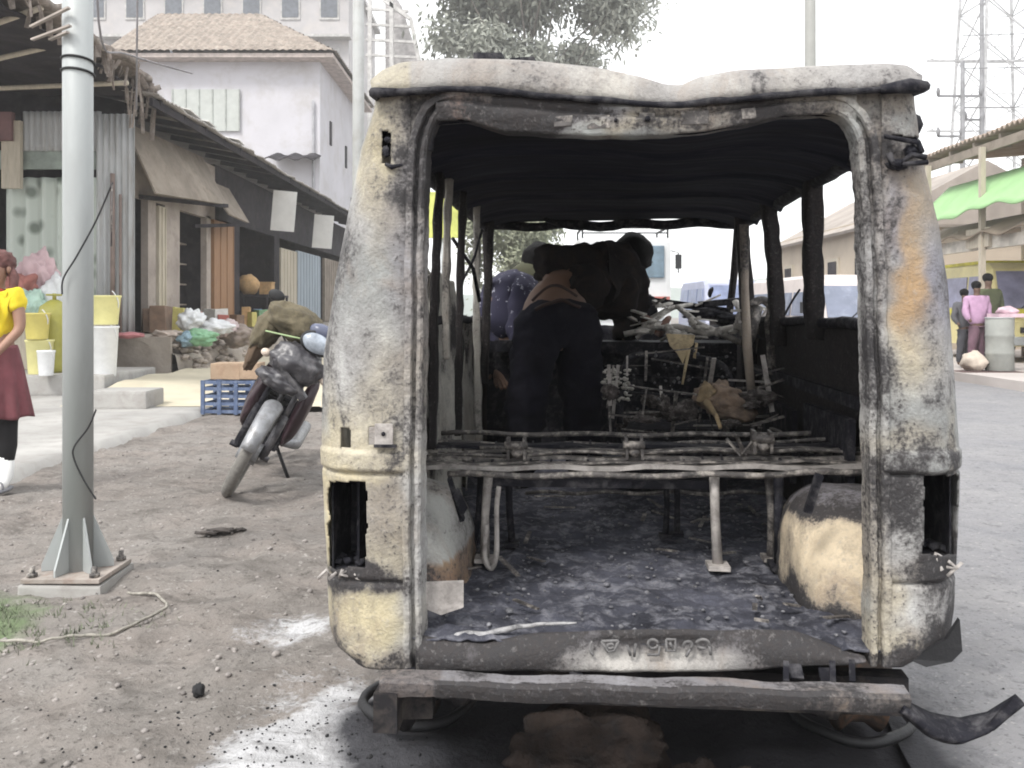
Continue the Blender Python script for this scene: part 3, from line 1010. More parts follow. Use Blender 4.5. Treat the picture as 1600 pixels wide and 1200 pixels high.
# melted seat base and shredded bits in the middle
mb = MB()
mb.blob(V(1122, 622, 1.3), (.088, .12, .055), 4, .35, 2.2, 3)
mb.blob(V(1150, 645, 1.25), (.07, .08, .035), 3, .4, 2.6, 8)
ms = mb.build('melted_seat_pad', M('baked_foam', (.27, .20, .15), .95, .5, 9, (.05, .04, .035), .7, bmp=.02), van)
mb = MB()
mb.blob(V(1104, 615, 1.22), (.028, .03, .034), 3, .4, 3, 2)
for (a, c) in (((1135, 685), (1158, 712)), ((1165, 712), (1150, 680)), ((1178, 710), (1186, 682)), ((1158, 712), (1176, 690))):
    m3 = MB(); m3.bar(V(*a, .58), V(*c, .56), .012, .005); m3.build('foam_strip', M_rustbar, ms)
mb.tube([V(1104, 625, 1.2), V(1118, 650, 1.15), V(1126, 670, 1.1)], [.016, .010, .006], 6)
mb.build('foam_crust', M('scorched_foam', (.36, .27, .16), .95, .5, 12, (.05, .04, .035), .75), ms, jit=.010, jf=22)

# front seats: gutted frames
def seat(cx, y, w, lean):
    mb = MB()
    z0 = .40
    mb.tube(smooth_path([(cx - w, y, .66), (cx - w * .95, y + .08, .86), (cx - w * .6, y + .1, .92), (cx + w * .6, y + .1, .90), (cx + w * .95, y + .08, .84), (cx + w, y, .66)], 6), .013, 8)
    for k in range(4): mb.tube([(cx - w * .9, y + .04 + .02 * k, .70 + .07 * k), (cx, y + .06 + .02 * k, .69 + .07 * k), (cx + w * .9, y + .04 + .02 * k, .70 + .07 * k)], .004, 6)
    o = mb.build('front_seat_frame', M_soot, van, jit=.012, jf=6)
    mb = MB(); mb.box((cx, y + .25, .60), (w * 2, .45, .05)); mb.box((cx, y + .25, .48), (w * 1.8, .38, .20))
    mb.build('seat_box', M_soot, o, jit=.02, jf=5)
    mb = MB()
    for k in range(110):
        a, c = random.uniform(-w * 1.2, w), random.uniform(.55, .95)
        r = random.uniform(.002, .008)
        mb.blob((cx + a, y + .02 + random.uniform(-.03, .08), c), (r, r * .7, r), 1, .6, 2, k)
    tag(mb.build('charred_fluff', M('grey_char', (.09, .09, .10), .95, .8, 20, (.5, .48, .45), .45), o), kind='stuff')
seat(.24, 1.55, .22, 0)
# hanging strips from the dash
mb = MB()
pts = [(1040, 520), (1088, 522), (1084, 540), (1076, 548), (1068, 570), (1060, 552), (1048, 540)]
mb.prism([(V(a, c, 1.6).x, V(a, c, 1.6).z) for a, c in pts], 1.6, 1.607)
mb.tube([V(1078, 545, 1.6), V(1072, 575, 1.6), V(1066, 600, 1.6)], [.007, .006, .004], 6)
mb.tube([V(1090, 535, 1.6), V(1084, 560, 1.6)], .006, 6)
mb.build('hanging_trim', M_cream, van, jit=.01, jf=14)

rnd_ = random.Random(11)
mb = MB()
for k in range(44):
    ax, ay, yy = rnd_.uniform(945, 1210), rnd_.uniform(545, 672), rnd_.uniform(1.15, 1.75)
    an = rnd_.choice((rnd_.uniform(-.2, .2), rnd_.uniform(-.2, .2), rnd_.uniform(1.4, 1.75)))
    ln = rnd_.uniform(20, 110)
    p0, p1 = V(ax, ay, yy), V(min(1225, ax + ln * math.cos(an)), min(676, ay + ln * math.sin(an)), yy + rnd_.uniform(-.1, .1))
    pm = p0.lerp(p1, .5) + Vector((rnd_.uniform(-.02, .02), 0, rnd_.uniform(-.02, .02)))
    mb = MB(); mb.bar(p0, p1, rnd_.uniform(.004, .018), rnd_.uniform(.003, .008))
    mb.build('seat_rail', M_rustbar if k % 3 else M_paleSteel, van, jit=.004, jf=14)
mb = MB()
for k in range(15):
    c_ = V(rnd_.uniform(945, 1210), rnd_.uniform(610, 672), rnd_.uniform(1.1, 1.7))
    mb.blob(c_, (rnd_.uniform(.015, .06), .03, rnd_.uniform(.01, .035)), 3, .7, 3, k)
m4 = MB()
for k in range(60):
    m4.blob(V(rnd_.uniform(942, 990), rnd_.uniform(578, 625), rnd_.uniform(1.4, 1.6)), (rnd_.uniform(.004, .012), .008, rnd_.uniform(.003, .008)), 2, .7, 3, k)
tag(m4.build('pale_ash_flakes', M('pale_flakes', (.50, .48, .44), .95, .4, 20), van), kind='stuff')
tag(mb.build('ash_clumps', M('brown_ash', (.06, .05, .048), .95, .7, 14, (.36, .33, .31), .6, bmp=.02), van, jit=.01, jf=20), kind='stuff')
mb = MB(); mb.tube([V(1163, 350, 1.45), V(1164, 450, 1.45), V(1168, 540, 1.44), V(1176, 640, 1.42)], [.016, .015, .018, .013], 10)
mb.build('grab_pole', burnt_mat('flaked_pole', ash=.9), van, jit=.005, jf=18, stain=lambda v: (.40, .34, .28, .25 + .5 * fn(v, 12)))
mb = MB(); mb.tube(smooth_path([V(1172, 480, 1.7), V(1190, 468, 1.7), V(1204, 480, 1.7), V(1200, 510, 1.7), V(1205, 560, 1.7), V(1196, 600, 1.7)], 6), .016, 8); mb.tube([V(1185, 478, 1.68), V(1172, 520, 1.68), V(1168, 545, 1.68)], [.02, .024, .012], 8)
mb.build('seat_belt_pillar', M_rustbar, van, jit=.008, jf=14)
# dashboard wreck
dash = MB()
def dp(px, py, y=2.1): return V(px, py, y)
dash.tube([dp(975, 524), dp(1010, 516), dp(1060, 510), dp(1100, 520), dp(1150, 512), dp(1190, 500)], [.014, .016, .013, .015, .014, .012], 8)
dash.tube([dp(1060, 478, 2.2), dp(1090, 505), dp(1130, 520), dp(1160, 535)], .014, 8)
dash.tube([dp(995, 530), dp(1020, 500), dp(1050, 482, 2.2), dp(1080, 475, 2.3)], .010, 8)
dash.tube([dp(1150, 470, 2.2), dp(1165, 500), dp(1175, 530)], .013, 8)
dash.blob(dp(1165, 508, 2.05), (.045, .03, .05), 3, .5, 2.5, 4)
dash.blob(dp(1018, 512, 2.1), (.05, .04, .03), 3, .5, 2.5, 6)
rnd_ = random.Random(4)
for k in range(26):
    ax, ay = rnd_.uniform(975, 1195), rnd_.uniform(472, 532)
    an, ln = rnd_.uniform(-.6, .6), rnd_.uniform(14, 50)
    dash.bar(dp(ax, ay, rnd_.uniform(1.95, 2.3)), dp(ax + ln * math.cos(an), ay + ln * math.sin(an), rnd_.uniform(1.95, 2.3)), rnd_.uniform(.006, .02), rnd_.uniform(.004, .012))
for k in range(14):
    dash.blob(dp(rnd_.uniform(980, 1190), rnd_.uniform(498, 530), 2.05), (rnd_.uniform(.01, .035), .02, rnd_.uniform(.008, .022)), 3, .6, 3, k)
dm = dash.build('dashboard_frame', M('chalky_steel', (.56, .53, .49), .85, .5, 12, (.06, .05, .05), .7, dscale=22), van, jit=.015, jf=9)
mb = MB()
mb.box(dp(1080, 478, 2.35), (.36, .10, .022), rot=(0, .12, 0)); mb.box(dp(1130, 474, 2.3), (.22, .1, .03), rot=(0, -.1, 0))
mb.blob(dp(1105, 492, 2.25), (.11, .06, .026), 3, .6, 2, 3); mb.blob(dp(1140, 500, 2.2), (.07, .06, .03), 3, .6, 2, 9); mb.blob(dp(1010, 480, 2.3), (.045, .04, .05), 3, .6, 2, 2)
mb.blob(dp(1112, 458, 2.4), (.012, .02, .03), 2, .3, 2)
mb.build('instrument_debris', M_soot, dm, jit=.02, jf=9)
mb = MB(); mb.tube([dp(1010, 500, 2.2), dp(1030, 520, 2.1), dp(1042, 496, 2.15)], [.02, .028, .018], 8)
mb.build('wiring_clump', M('rusty_red_metal', (.25, .13, .10), .85, .4, 12, (.5, .45, .4), .5), dm, jit=.02, jf=14)
# firewall / front panel
mb = MB()
mb.grid(30, 16, lambda i, j: Vector((-.60 + 1.2 * i, 2.62 + .05 * math.cos((i - .5) * 3), .30 + .72 * j)) + noise.noise_vector(Vector((i * 8, j * 6, 1))) * .02)
mb.build('front_panel', M_soot, van, solid=.006)
mb = MB(); mb.box((0, 2.35, .70), (1.18, .06, .50)); mb.box((0, 2.25, .93), (1.1, .2, .05))
mb.build('bulkhead', M_soot, van, jit=.02, jf=4)
mb = MB()
for s, e in ((-1, (-.62, 2.75, 1.02)), (1, (.62, 2.75, 1.02))):
    mb = MB(); mb.tube([(s * .58, 2.2, 1.49), (s * .60, 2.45, 1.26), e], .02, 8)
    mb.build('windscreen_pillar', M_char, van, jit=.008, jf=9, stain=dk)
# steering wheel and column at the right
mb = MB()
c = dp(1192, 500, 2.0)
mb.ring(c, (.55, -.75, .45), .10, .0075, 36, 8)
sw = mb.build('steering_wheel', M_soot, van, jit=.006, jf=8)
mb = MB()
mb.tube([c + Vector((-.03, .05, -.03)), c + Vector((.0, .22, -.3))], [.03, .022], 10); mb.bar(c + Vector((-.11, .0, -.01)), c + Vector((.02, .03, -.01)), .02, .01); mb.bar(c + Vector((.0, .03, 0)), c + Vector((.05, .0, .1)), .02, .01)
mb.build('steering_column', M_paleSteel, sw, jit=.006, jf=9)
mb = MB(); mb.tube(smooth_path([V(a, cc, 1.2) for a, cc in ((1250, 452), (1238, 470), (1226, 492))], 5), .004, 6)
mb.build('wiper_arm', M_soot, van)

# bumper and its torn end
mb = MB()
BT = [(590, 1066), (640, 1066), (800, 1071), (1000, 1077), (1200, 1082), (1380, 1087), (1424, 1090)]
def bpf(i, j):
    px = 592 + (1422 - 592) * i
    top = V(px, lerp_tab(BT, px), -.13)
    # cross-section: flange, face, underside
    prof_ = [(.045, .005), (.02, .004), (.004, .003), (-.003, -.003), (-.002, -.016), (.002, -.031), (.02, -.036), (.06, -.034)]
    k = j * (len(prof_) - 1); a = int(min(len(prof_) - 2, k)); t = k - a
    dy = prof_[a][0] + (prof_[a + 1][0] - prof_[a][0]) * t
    dz = prof_[a][1] + (prof_[a + 1][1] - prof_[a][1]) * t
    p = Vector((top.x, top.y + dy, top.z + dz))
    return p + noise.noise_vector(p * 7) * .006 + noise.noise_vector(p * 30) * .002
mb.grid(120, 22, bpf, smooth=False)
def bst(v):
    u, w = proj(VAN @ v)
    n = fn(v, 8) + .5 * fn(v, 25)
    if v.y > -.125 and v.z > .26: 
        if u < 690: return (.17, .15, .145, .25)
        return (.24, .235, .25, .22 + .35 * n)
    if u < 680: return (.13, .11, .105, .3)
    if u > 1250: return (.13, .115, .10, .38 + .2 * n)
    return (.07, .07, .085, .62)
bp = mb.build('rear_bumper', M_burn, van, solid=.004, stain=bst)
mb = MB(); mb.box(V(612, 1098, -.09), (.05, .10, .08)); mb.box(V(650, 1088, -.06), (.08, .05, .07)); 
mb.build('bumper_bracket', M_under, bp, jit=.008, jf=9)
for px in (1228, 1300, 1330):
    mb = MB(); mb.bar(V(px, 1040, -.03), V(px + 2, 1072, -.08), .012, .03)
    mb.build('bumper_stay', M_soot, bp, jit=.004, jf=9)
mb = MB()
def cres(i, j):
    # curled, half-melted bumper corner: crescent
    px = 1405 + 185 * i
    top = lerp_tab([(0, 1092), (.25, 1114), (.5, 1124), (.75, 1114), (1, 1086)], i)
    th = 3 + 33 * math.sin(min(1, (i * .9 + .12)) * math.pi) ** .8
    a = V(px, top, -.11 + .03 * math.sin(i * 3)); c_ = V(px - 6 * i, top + th, -.13)
    p = a.lerp(c_, j)
    p.y -= .03 * math.sin(j * math.pi)
    return p + noise.noise_vector(p * 14) * .004
mb.grid(50, 12, cres)
mb.build('melted_bumper_end', M_soot, bp, solid=.008)
# shredded skirt at the right lower corner
mb = MB()
mb.prism([(V(a, c, .03).x, V(a, c, .03).z) for a, c in ((1496, 962), (1498, 1008), (1478, 1026), (1440, 1034), (1408, 1024), (1440, 1006), (1470, 990))], .0, .012)
mb.build('torn_skirt', M_black, van, jit=.008, jf=16)
for (px, py, l) in ((700, 1052, .02), (900, 1050, .015), (1240, 1036, .05), (1290, 1042, .05), (640, 1046, .03)):
    mb = MB(); mb.bar(V(px, py, -.01), V(px + 5, py + l * 500, -.04), .03, .006)
    mb.build('skirt_bracket', M_soot, van, jit=.006, jf=14)
# dark lower valance between body and bumper, underbody
mb = MB()
mb.box((0, .06, .262), (1.16, .05, .085)); mb.box((-.35, 1.3, .285), (.07, 2.4, .06)); mb.box((.35, 1.3, .285), (.07, 2.4, .06)); mb.box((0, 1.5, .30), (1.2, .05, .04)); mb.box((0, .95, .30), (1.2, .05, .04))
mb.box((0, 1.4, .335), (1.22, 2.6, .01))
mb.build('chassis', M_under, van, jit=.01, jf=5)
mb = MB()
mb.tube([(-.6, .47, .19), (-.2, .47, .19), (-.14, .47, .19), (.0, .47, .19), (.14, .47, .19), (.2, .47, .19), (.6, .47, .19)], [.035, .035, .075, .10, .075, .035, .035], 14)
mb.build('rear_axle', M_under, van, jit=.006, jf=9)
for s in (-1, 1):
    for y in (.47, 2.3):
        mb = MB()
        x = s * .58
        mb.tube([(x - .055, y, .17), (x - .05, y, .17), (x - .02, y, .17), (x + .02, y, .17), (x + .05, y, .17), (x + .055, y, .17)], [.165, .172, .15, .15, .172, .165], 30)
        wh = mb.build('wheel', M('bare_rim', (.09, .07, .06), .7, .5, 9, (.22, .12, .07), .6) if (s, y) == (-1, .47) else bpy.data.materials['bare_rim'], van)
        mb = MB(); mb.ring((x, y, .015 + .01), (0, 0, 1), .15, .014, 30, 6)
        mb.build('burst_tyre_wire', M_black, wh, jit=.012, jf=7)
mb = MB()
mb.tube([(-.50, .25, .14), (-.52, .22, .155), (-.52, -.02, .19), (-.50, -.05, .25)], .02, 8)
mb.build('exhaust_pipe', M_under, van, jit=.004, jf=9)
# leaf springs / spare carrier seen under bumper
for s in (-1, 1):
    mb = MB(); mb.tube([(s * .4, -.02, .25), (s * .4, .25, .15), (s * .4, .47, .13), (s * .4, .8, .17), (s * .4, 1.0, .26)], .022, 6)
    mb.build('leaf_spring', M_under, van, jit=.004)
# ------------------------------------------------------------------ rocks that prop the van
def rock(c, s, seed, name='rock', lab='', mat=M_brownlump):
    mb = MB(); mb.blob(c, s, 5, .40, 1.5, seed, flat=-c[2] - .02)
    return tag(mb.build(name, mat, jit=.02, jf=16), lab, 'rock', 'rocks and clods under the van')
w = lambda px, py, y: P(px, py, y)
g = P(930, 1160, 1.98); rock((g.x, 2.04, .10), (.19, .08, .10), 3, lab='brown rock under the middle of the bumper with sooty top')
g = P(1110, 1185, 1.93); rock((g.x, 1.93, .045), (.11, .07, .06), 8, lab='low squarish brown clod right of the largest rock under the bumper')
g = P(960, 1190, 1.86); rock((g.x, 1.86, .03), (.16, .05, .05), 12, lab='long flat brown clod in front of the largest rock under the bumper')
g = P(720, 1180, 1.88); rock((g.x, 1.88, .02), (.11, .06, .045), 15, lab='leftmost greyish brown clod, in the soot beneath the bumper')

# ------------------------------------------------------------------ steel pole at the left
M_galv = M('galvanised_steel', (.40, .42, .42), .5, .18, 3, (.33, .34, .34), .6, metal=.15, bmp=.001, stretch=(1, 1, .3))
base = G(122, 905)
pole = empty('steel_pole', (base.x, base.y, 0))
tag(pole, 'grey steel pole with gusseted base plate and loose black cable at the left', 'pole')
mb = MB(); mb.tube([(0, 0, .03), (0, 0, 1.5), (-.004, 0, 4.2)], [.058, .058, .059], 28)
shaft = mb.build('shaft', M_galv, pole)
mb = MB(); mb.box((.0, 0, .035), (.31, .30, .018), bev=.003)
mb.build('base_plate', M('rusted_plate', (.34, .30, .27), .8, .3, 8, (.2, .13, .1), .5), pole)
mb = MB(); mb.box((0, .01, -.02), (.33, .32, .08), bev=.01)
mb.build('plinth', M_conc, pole, jit=.01, jf=9)
for k in range(6):
    mb = MB()
    a = k * math.pi / 3 + .3
    d = Vector((math.cos(a), math.sin(a), 0)); n_ = Vector((-d.y, d.x, 0)) * .004
    pts = [d * .058 + Vector((0, 0, .045)), d * .135 + Vector((0, 0, .045)), d * .135 + Vector((0, 0, .07)), d * .058 + Vector((0, 0, .26))]
    mb.add([p - n_ for p in pts] + [p + n_ for p in pts], [(0, 1, 2, 3), (7, 6, 5, 4), (0, 4, 5, 1), (1, 5, 6, 2), (2, 6, 7, 3), (3, 7, 4, 0)])
    mb.build('gusset', M_galv, pole)
for k in range(4):
    mb = MB(); a = k * math.pi / 2 + math.pi / 4
    mb.tube([(math.cos(a) * .175, math.sin(a) * .17, .03), (math.cos(a) * .175, math.sin(a) * .17, .085)], .011, 8); mb.disc((math.cos(a) * .175, math.sin(a) * .17, .053), (0, 0, 1), .02, .014, 6)
    mb.build('anchor_bolt', M_rustbar, pole)
for z in (2.07, 2.12):
    mb = MB(); mb.ring((0, 0, z), (.05, .12, 1), .062, .005, 28, 6); mb.build('wire_tie', M_black, pole)
mb = MB()
def onp(px, py): 
    p = P(px, py, base.y - .075); return p - Vector((base.x, base.y, 0))
mb.tube(smooth_path([onp(*q) for q in ((176, 285), (150, 345), (120, 400), (99, 435), (97, 460))], 6), .0035, 6)
mb.build('loose_cable', M_black, pole); mb = MB()
mb.tube(smooth_path([onp(*q) for q in ((150, 640), (138, 668), (116, 698), (116, 718), (132, 752), (150, 780))], 6), .0035, 6)
mb.build('loose_cable', M_black, pole)
mb = MB()
mb.tube([onp(175, 285), onp(174, 385)], .003, 6)
mb.build('cable_tail', M_rustbar, pole)
# offcut laths tied to the pole
mb = MB()
for a, c in (((48, 42), (108, 12)), ((50, 62), (110, 40)), ((78, 62), (106, 50))):
    mb.bar(P(*a, base.y - .03), P(*c, base.y - .085), .016, .008)
tag(mb.build('tied_laths', M('grey_lath', (.35, .31, .28), .9, .3, 9)), 'short weathered wooden laths tied to the steel pole near the top', 'wood strips')
# cord on the ground by the base
mb = MB()
cp = [(0, 1000), (60, 1003), (120, 995), (180, 988), (235, 965), (262, 945), (240, 930), (200, 925)]
pts = smooth_path([G(a, c, -.004) for a, c in cp], 10)
mb.tube([p + Vector((0, 0, .012 * abs(fn(p, 12)))) for p in pts], .0055, 6)
tag(mb.build('cord', M('dry_cord', (.34, .32, .28), .9, .4, 30, (.1, .09, .08), .6), jit=.008, jf=14), 'frayed pale cord lying in a loop on the dirt in front of the pole base', 'cord')

# ------------------------------------------------------------------ small ground litter
mb = MB()
for k in range(1500):
    x, y = random.uniform(-3.05, 1.0), 1.9 + 6.5 * random.random() ** 1.6
    if x > -.75 and y < 5: continue
    r = random.uniform(.003, .011) * (1.8 if random.random() < .06 else 1)
    z = ground_z(x, y)
    mb.blob((x, y, z + r * .3), (r, r * random.uniform(.6, 1.4), r * .7), 1, .4, 2, k)
tag(mb.build('gravel', M('grey_gravel', (.30, .275, .26), .95, .6, 12, (.1, .09, .09), .5)), 'loose grit and pebbles scattered over the dirt', 'gravel', kind='stuff')
mb = MB()
for k in range(800):
    if random.random() < .75:
        x = random.gauss(-.62, .30); y = random.gauss(2.25, .28)
    else: x, y = random.uniform(-2.6, 1.6), random.uniform(2.0, 4.5)
    if y < 1.9: continue
    r = random.uniform(.0015, .0042) * (1.9 if random.random() < .04 else 1)
    z = ground_z(x, y) if x < .9 else .004
    mb.blob((x, y, z + r * .3), (r, r * random.uniform(.5, 1.6), r * .6), 1, .6, 2, k)
tag(mb.build('charred_flakes', M('charcoal', (.02, .02, .022), .9, .5, 20)), 'black charred flakes sprinkled over ash beside the van', 'debris', kind='stuff')
p = G(310, 1082)
mb = MB(); mb.blob((p.x, p.y, .006), (.018, .02, .018), 3, .4, 2, 1)
tag(mb.build('charcoal_lump', bpy.data.materials['charcoal']), 'single black lump on the bare dirt left of the white ash', 'debris')
p = G(345, 830)
mb = MB(); mb.blob((p.x, p.y, .005), (.07, .03, .010), 3, .7, 4, 1); mb.blob((p.x - .06, p.y - .05, .004), (.05, .025, .008), 3, .8, 4, 4); mb.blob((p.x + .09, p.y + .02, .004), (.03, .02, .008), 3, .7, 4, 9)
tag(mb.build('clod', M('dark_rag', (.07, .06, .055), .95, .5, 14)), 'dark streak of trampled rags on the dirt below the motorcycle wheel', 'debris')
# grass tufts near the pole base
mb = MB()
for k in range(1500):
    px, py = random.gauss(30, 85), random.gauss(965, 26)
    if py < 934 + 6 * math.sin(px * .1) or py > 1040 : continue
    if noise.noise(Vector((px * .03, py * .05, 2))) < -.05: continue
    q = G(px, py); x, y = q.x, q.y
    z = ground_z(x, y) if x > -3.1 else .045
    a = random.uniform(0, 6.28); h = random.uniform(.008, .03); w_ = .0028
    lean = Vector((random.uniform(-.02, .02), random.uniform(-.02, .02), 0))
    c_, s_ = math.cos(a) * w_, math.sin(a) * w_
    mb.add([(x - c_, y - s_, z - .004), (x + c_, y + s_, z - .004), (x + lean.x, y + lean.y, z + h)], [(0, 1, 2)])
tag(mb.build('grass', M('dull_grass', (.17, .19, .13), .9, .5, 20)), 'thin green grass and weeds in front of the pole base', 'grass', kind='stuff')

# ------------------------------------------------------------------ people
def V3(p, r, r2=None):
    return (p[0], p[1], p[2], r, r2 or r)
def head_mesh(name, c, s, mat, parent, face=(0, -1, 0), hairmat=None):
    pass
def finger_set(joints, edges, wrist_i, wrist, d, side, palm=.085, r=.0085):
    """adds a palm joint and five finger chains to a skin graph"""
    d = Vector(d).normalized(); side = Vector(side).normalized()
    nrm = d.cross(side)
    pi_ = len(joints)
    pc = Vector(wrist) + d * palm * .6
    joints.append((*pc, .030, .016)); edges.append((wrist_i, pi_))
    for k, (off, ln) in enumerate(((-.028, .062), (-.010, .075), (.009, .070), (.026, .055))):
        a = pc + d * palm * .42 + side * off
        b1 = a + d * ln * .55 + nrm * .008
        c1 = b1 + d * ln * .35 + nrm * .022
        i = len(joints)
        joints += [(*a, r), (*b1, r * .95), (*c1, r * .8)]
        edges += [(pi_, i), (i, i + 1), (i + 1, i + 2)]
    i = len(joints)
    a = pc - side * .034 - d * .01; b1 = a - side * .018 + d * .035 + nrm * .01
    joints += [(*a, r * 1.1), (*b1, r * .9)]
    edges += [(pi_, i), (i, i + 1)]

def w_(px, py, y): return P(px, py, y)
# ---- the stooping man inside the van
def fig_man():
    root = empty('person', w_(868, 760, 3.75))
    root.location.z = .40
    ro = Vector(root.location)
    tag(root, 'man in dark clothes bent forward inside the burnt cabin, bare lower back showing', 'person')
    q = lambda px, py, y: w_(px, py, y) - ro
    pel, l3 = q(868, 492, 3.72), q(872, 452, 3.78)
    ch, nk = q(925, 428, 3.98), q(965, 412, 4.12)
    hd1, hd2 = q(988, 398, 4.2), q(1000, 420, 4.27)
    hl, hr = q(838, 520, 3.68), q(902, 520, 3.76)
    kl, kr = q(826, 610, 3.62), q(908, 615, 3.74)
    al, ar = q(812, 735, 3.70), q(912, 735, 3.84)
    sl_, sr = q(905, 415, 3.88), q(985, 440, 4.12)
    el, er = q(852, 402, 3.80), q(985, 500, 4.20)
    wl, wr = q(858, 470, 3.98), q(966, 555, 4.34)
    J = [V3(pel, .135, .10), V3(l3, .12, .09), V3(ch, .145, .11), V3(nk, .06), V3(hd1, .078), V3(hd2, .07),
         V3(hl, .09), V3(kl, .06), V3(al, .042), V3(hr, .09), V3(kr, .06), V3(ar, .042),
         V3(sl_, .06), V3(el, .045), V3(wl, .03), V3(sr, .06), V3(er, .045), V3(wr, .03)]
    E = [(0, 1), (1, 2), (2, 3), (3, 4), (4, 5), (0, 6), (6, 7), (7, 8), (0, 9), (9, 10), (10, 11), (2, 12), (12, 13), (13, 14), (2, 15), (15, 16), (16, 17)]
    finger_set(J, E, 14, wl, (wl - el), (1, 0, 0)); finger_set(J, E, 17, wr, (wr - er), (1, 0, 0))
    for i, a in ((8, al), (11, ar)):
        k = len(J); J.append((a.x + .02, a.y + .12, a.z - .04, .04, .03)); E.append((i, k))
    skin('body', J, E, M_skin, root, 2)
    # trousers, hitched low
    lowp = pel.lerp(l3, .45)
    J = [V3(pel, .165, .135), V3(lowp, .155, .12), V3(hl, .112), V3(kl, .090), V3(al + Vector((0, 0, -.02)), .078), V3(hr, .115), V3(kr, .092), V3(ar + Vector((0, 0, -.02)), .078), V3(kl.lerp(hl, .5), .100), V3(kr.lerp(hr, .5), .102)]
    E = [(0, 1), (0, 2), (2, 8), (8, 3), (3, 4), (0, 5), (5, 9), (9, 6), (6, 7)]
    skin('trousers', J, E, M_trouser, root, 3, jit=.018)
    # jacket ridden up over the back
    J = [V3(q(886, 432, 3.86), .135, .105), V3(q(905, 428, 3.93), .16, .13), V3(ch, .175, .14), V3(nk, .11), V3(sl_, .095), V3(q(852, 402, 3.80), .075), V3(q(858, 440, 3.92), .06),
         V3(sr, .10), V3(er, .085), V3(q(972, 535, 4.28), .065), V3(q(960, 462, 4.05), .15), V3(q(945, 500, 4.0), .11), V3(q(925, 462, 3.74), .12)]
    E = [(0, 1), (1, 2), (2, 3), (2, 4), (4, 5), (5, 6), (2, 7), (7, 8), (8, 9), (1, 10), (10, 11), (0, 12)]
    skin('jacket', J, E, M_darkcloth, root, 3, jit=.022)
    mb = MB(); mb.blob(q(989, 396, 4.19), (.093, .10, .098), 3, .12, 3, 2); mb.build('hair', M_hair, root)
    mb = MB()
    mb.tube(smooth_path([q(832, 470, 3.60), q(850, 452, 3.585), q(872, 446, 3.60), q(900, 462, 3.62)], 6), .006, 8)
    mb.tube(smooth_path([q(838, 484, 3.57), q(856, 474, 3.56), q(880, 470, 3.58), q(905, 480, 3.62)], 6), .008, 8)
    mb.build('waistband', M('dark_red_hem', (.028, .014, .012), .9), root, jit=.006, jf=18)
    for a in (al, ar):
        mb = MB(); mb.blob(a + Vector((.01, .05, -.045)), (.05, .13, .04), 3, .1, 2); mb.build('shoe', M_black, root)
fig_man()

# ---- second person outside the left doorway
def fig_two():
    Y = 4.55
    root = empty('person', (w_(785, 600, Y).x, Y, 0))
    tag(root, 'person in purple and white patterned top standing behind the left doorway of the van', 'person')
    ro = Vector(root.location)
    q = lambda px, py, y=Y: w_(px, py, y) - ro
    pel = q(790, 560); chest = q(792, 475); nk = q(826, 432, 4.6); h = q(846, 412, 4.65)
    z = -ro.z
    kl, kr = Vector((pel.x - .09, -.05, .50)), Vector((pel.x + .09, .05, .50))
    al, ar = Vector((pel.x - .12, 0, .09)), Vector((pel.x + .10, .12, .09))
    sl_, sr = q(768, 458), q(815, 462, 4.4)
    el, er = q(757, 520, 4.5), q(812, 520, 4.35)
    wl, wr = q(775, 575, 4.35), q(822, 560, 4.2)
    J = [V3(pel, .13, .1), V3(chest, .14, .1), V3(nk, .055), V3(h, .075), V3(kl, .06), V3(al, .042), V3(kr, .06), V3(ar, .042), V3(sl_, .055), V3(el, .042), V3(wl, .03), V3(sr, .055), V3(er, .042), V3(wr, .03)]
    E = [(0, 1), (1, 2), (2, 3), (0, 4), (4, 5), (0, 6), (6, 7), (1, 8), (8, 9), (9, 10), (1, 11), (11, 12), (12, 13)]
    finger_set(J, E, 10, wl, wl - el, (1, 0, 0)); finger_set(J, E, 13, wr, wr - er, (1, 0, 0))
    skin('body', J, E, M_skin, root)
    m, nt, b = nodes_of('purple_print')
    v = coord(nt)
    c = mix(nt, ramp(nt, nz(nt, v, 34, 4, .6), .63, .67), (.013, .012, .032), (.30, .30, .35))
    nt.links.new(c, b.inputs['Base Color']); b.inputs['Roughness'].default_value = .9
    J = [V3(q(790, 545), .15, .12), V3(chest, .165, .13), V3(nk, .09), V3(sl_, .08), V3(el, .07), V3(q(772, 560, 4.38), .055), V3(sr, .08), V3(er, .07), V3(q(820, 548, 4.24), .055)]
    skin('blouse', J, [(0, 1), (1, 2), (1, 3), (3, 4), (4, 5), (1, 6), (6, 7), (7, 8)], m, root, 3, jit=.012)
    J = [V3(pel, .15, .12), V3(kl, .09), V3(al + Vector((0, 0, .06)), .07), V3(kr, .09), V3(ar + Vector((0, 0, .06)), .07)]
    skin('trousers', J, [(0, 1), (1, 2), (0, 3), (3, 4)], M('brown_trousers', (.05, .04, .038), .95, .4, 6), root, 3, jit=.014)
    mb = MB(); mb.blob(h + Vector((-.01, -.02, .01)), (.098, .10, .10), 3, .12, 3, 2); mb.build('hair', M_hair, root)
    mb = MB(); mb.blob(nk + Vector((.0, -.02, -.01)), (.095, .08, .085), 3, .2, 3, 2); mb.build('shawl', M('olive_shawl', (.06, .06, .035), .95), root, jit=.01)
    for a in (al, ar):
        mb = MB(); mb.blob(a + Vector((0, -.05, -.045)), (.045, .12, .04), 3, .1, 2); mb.build('shoe', M_black, root)
fig_two()

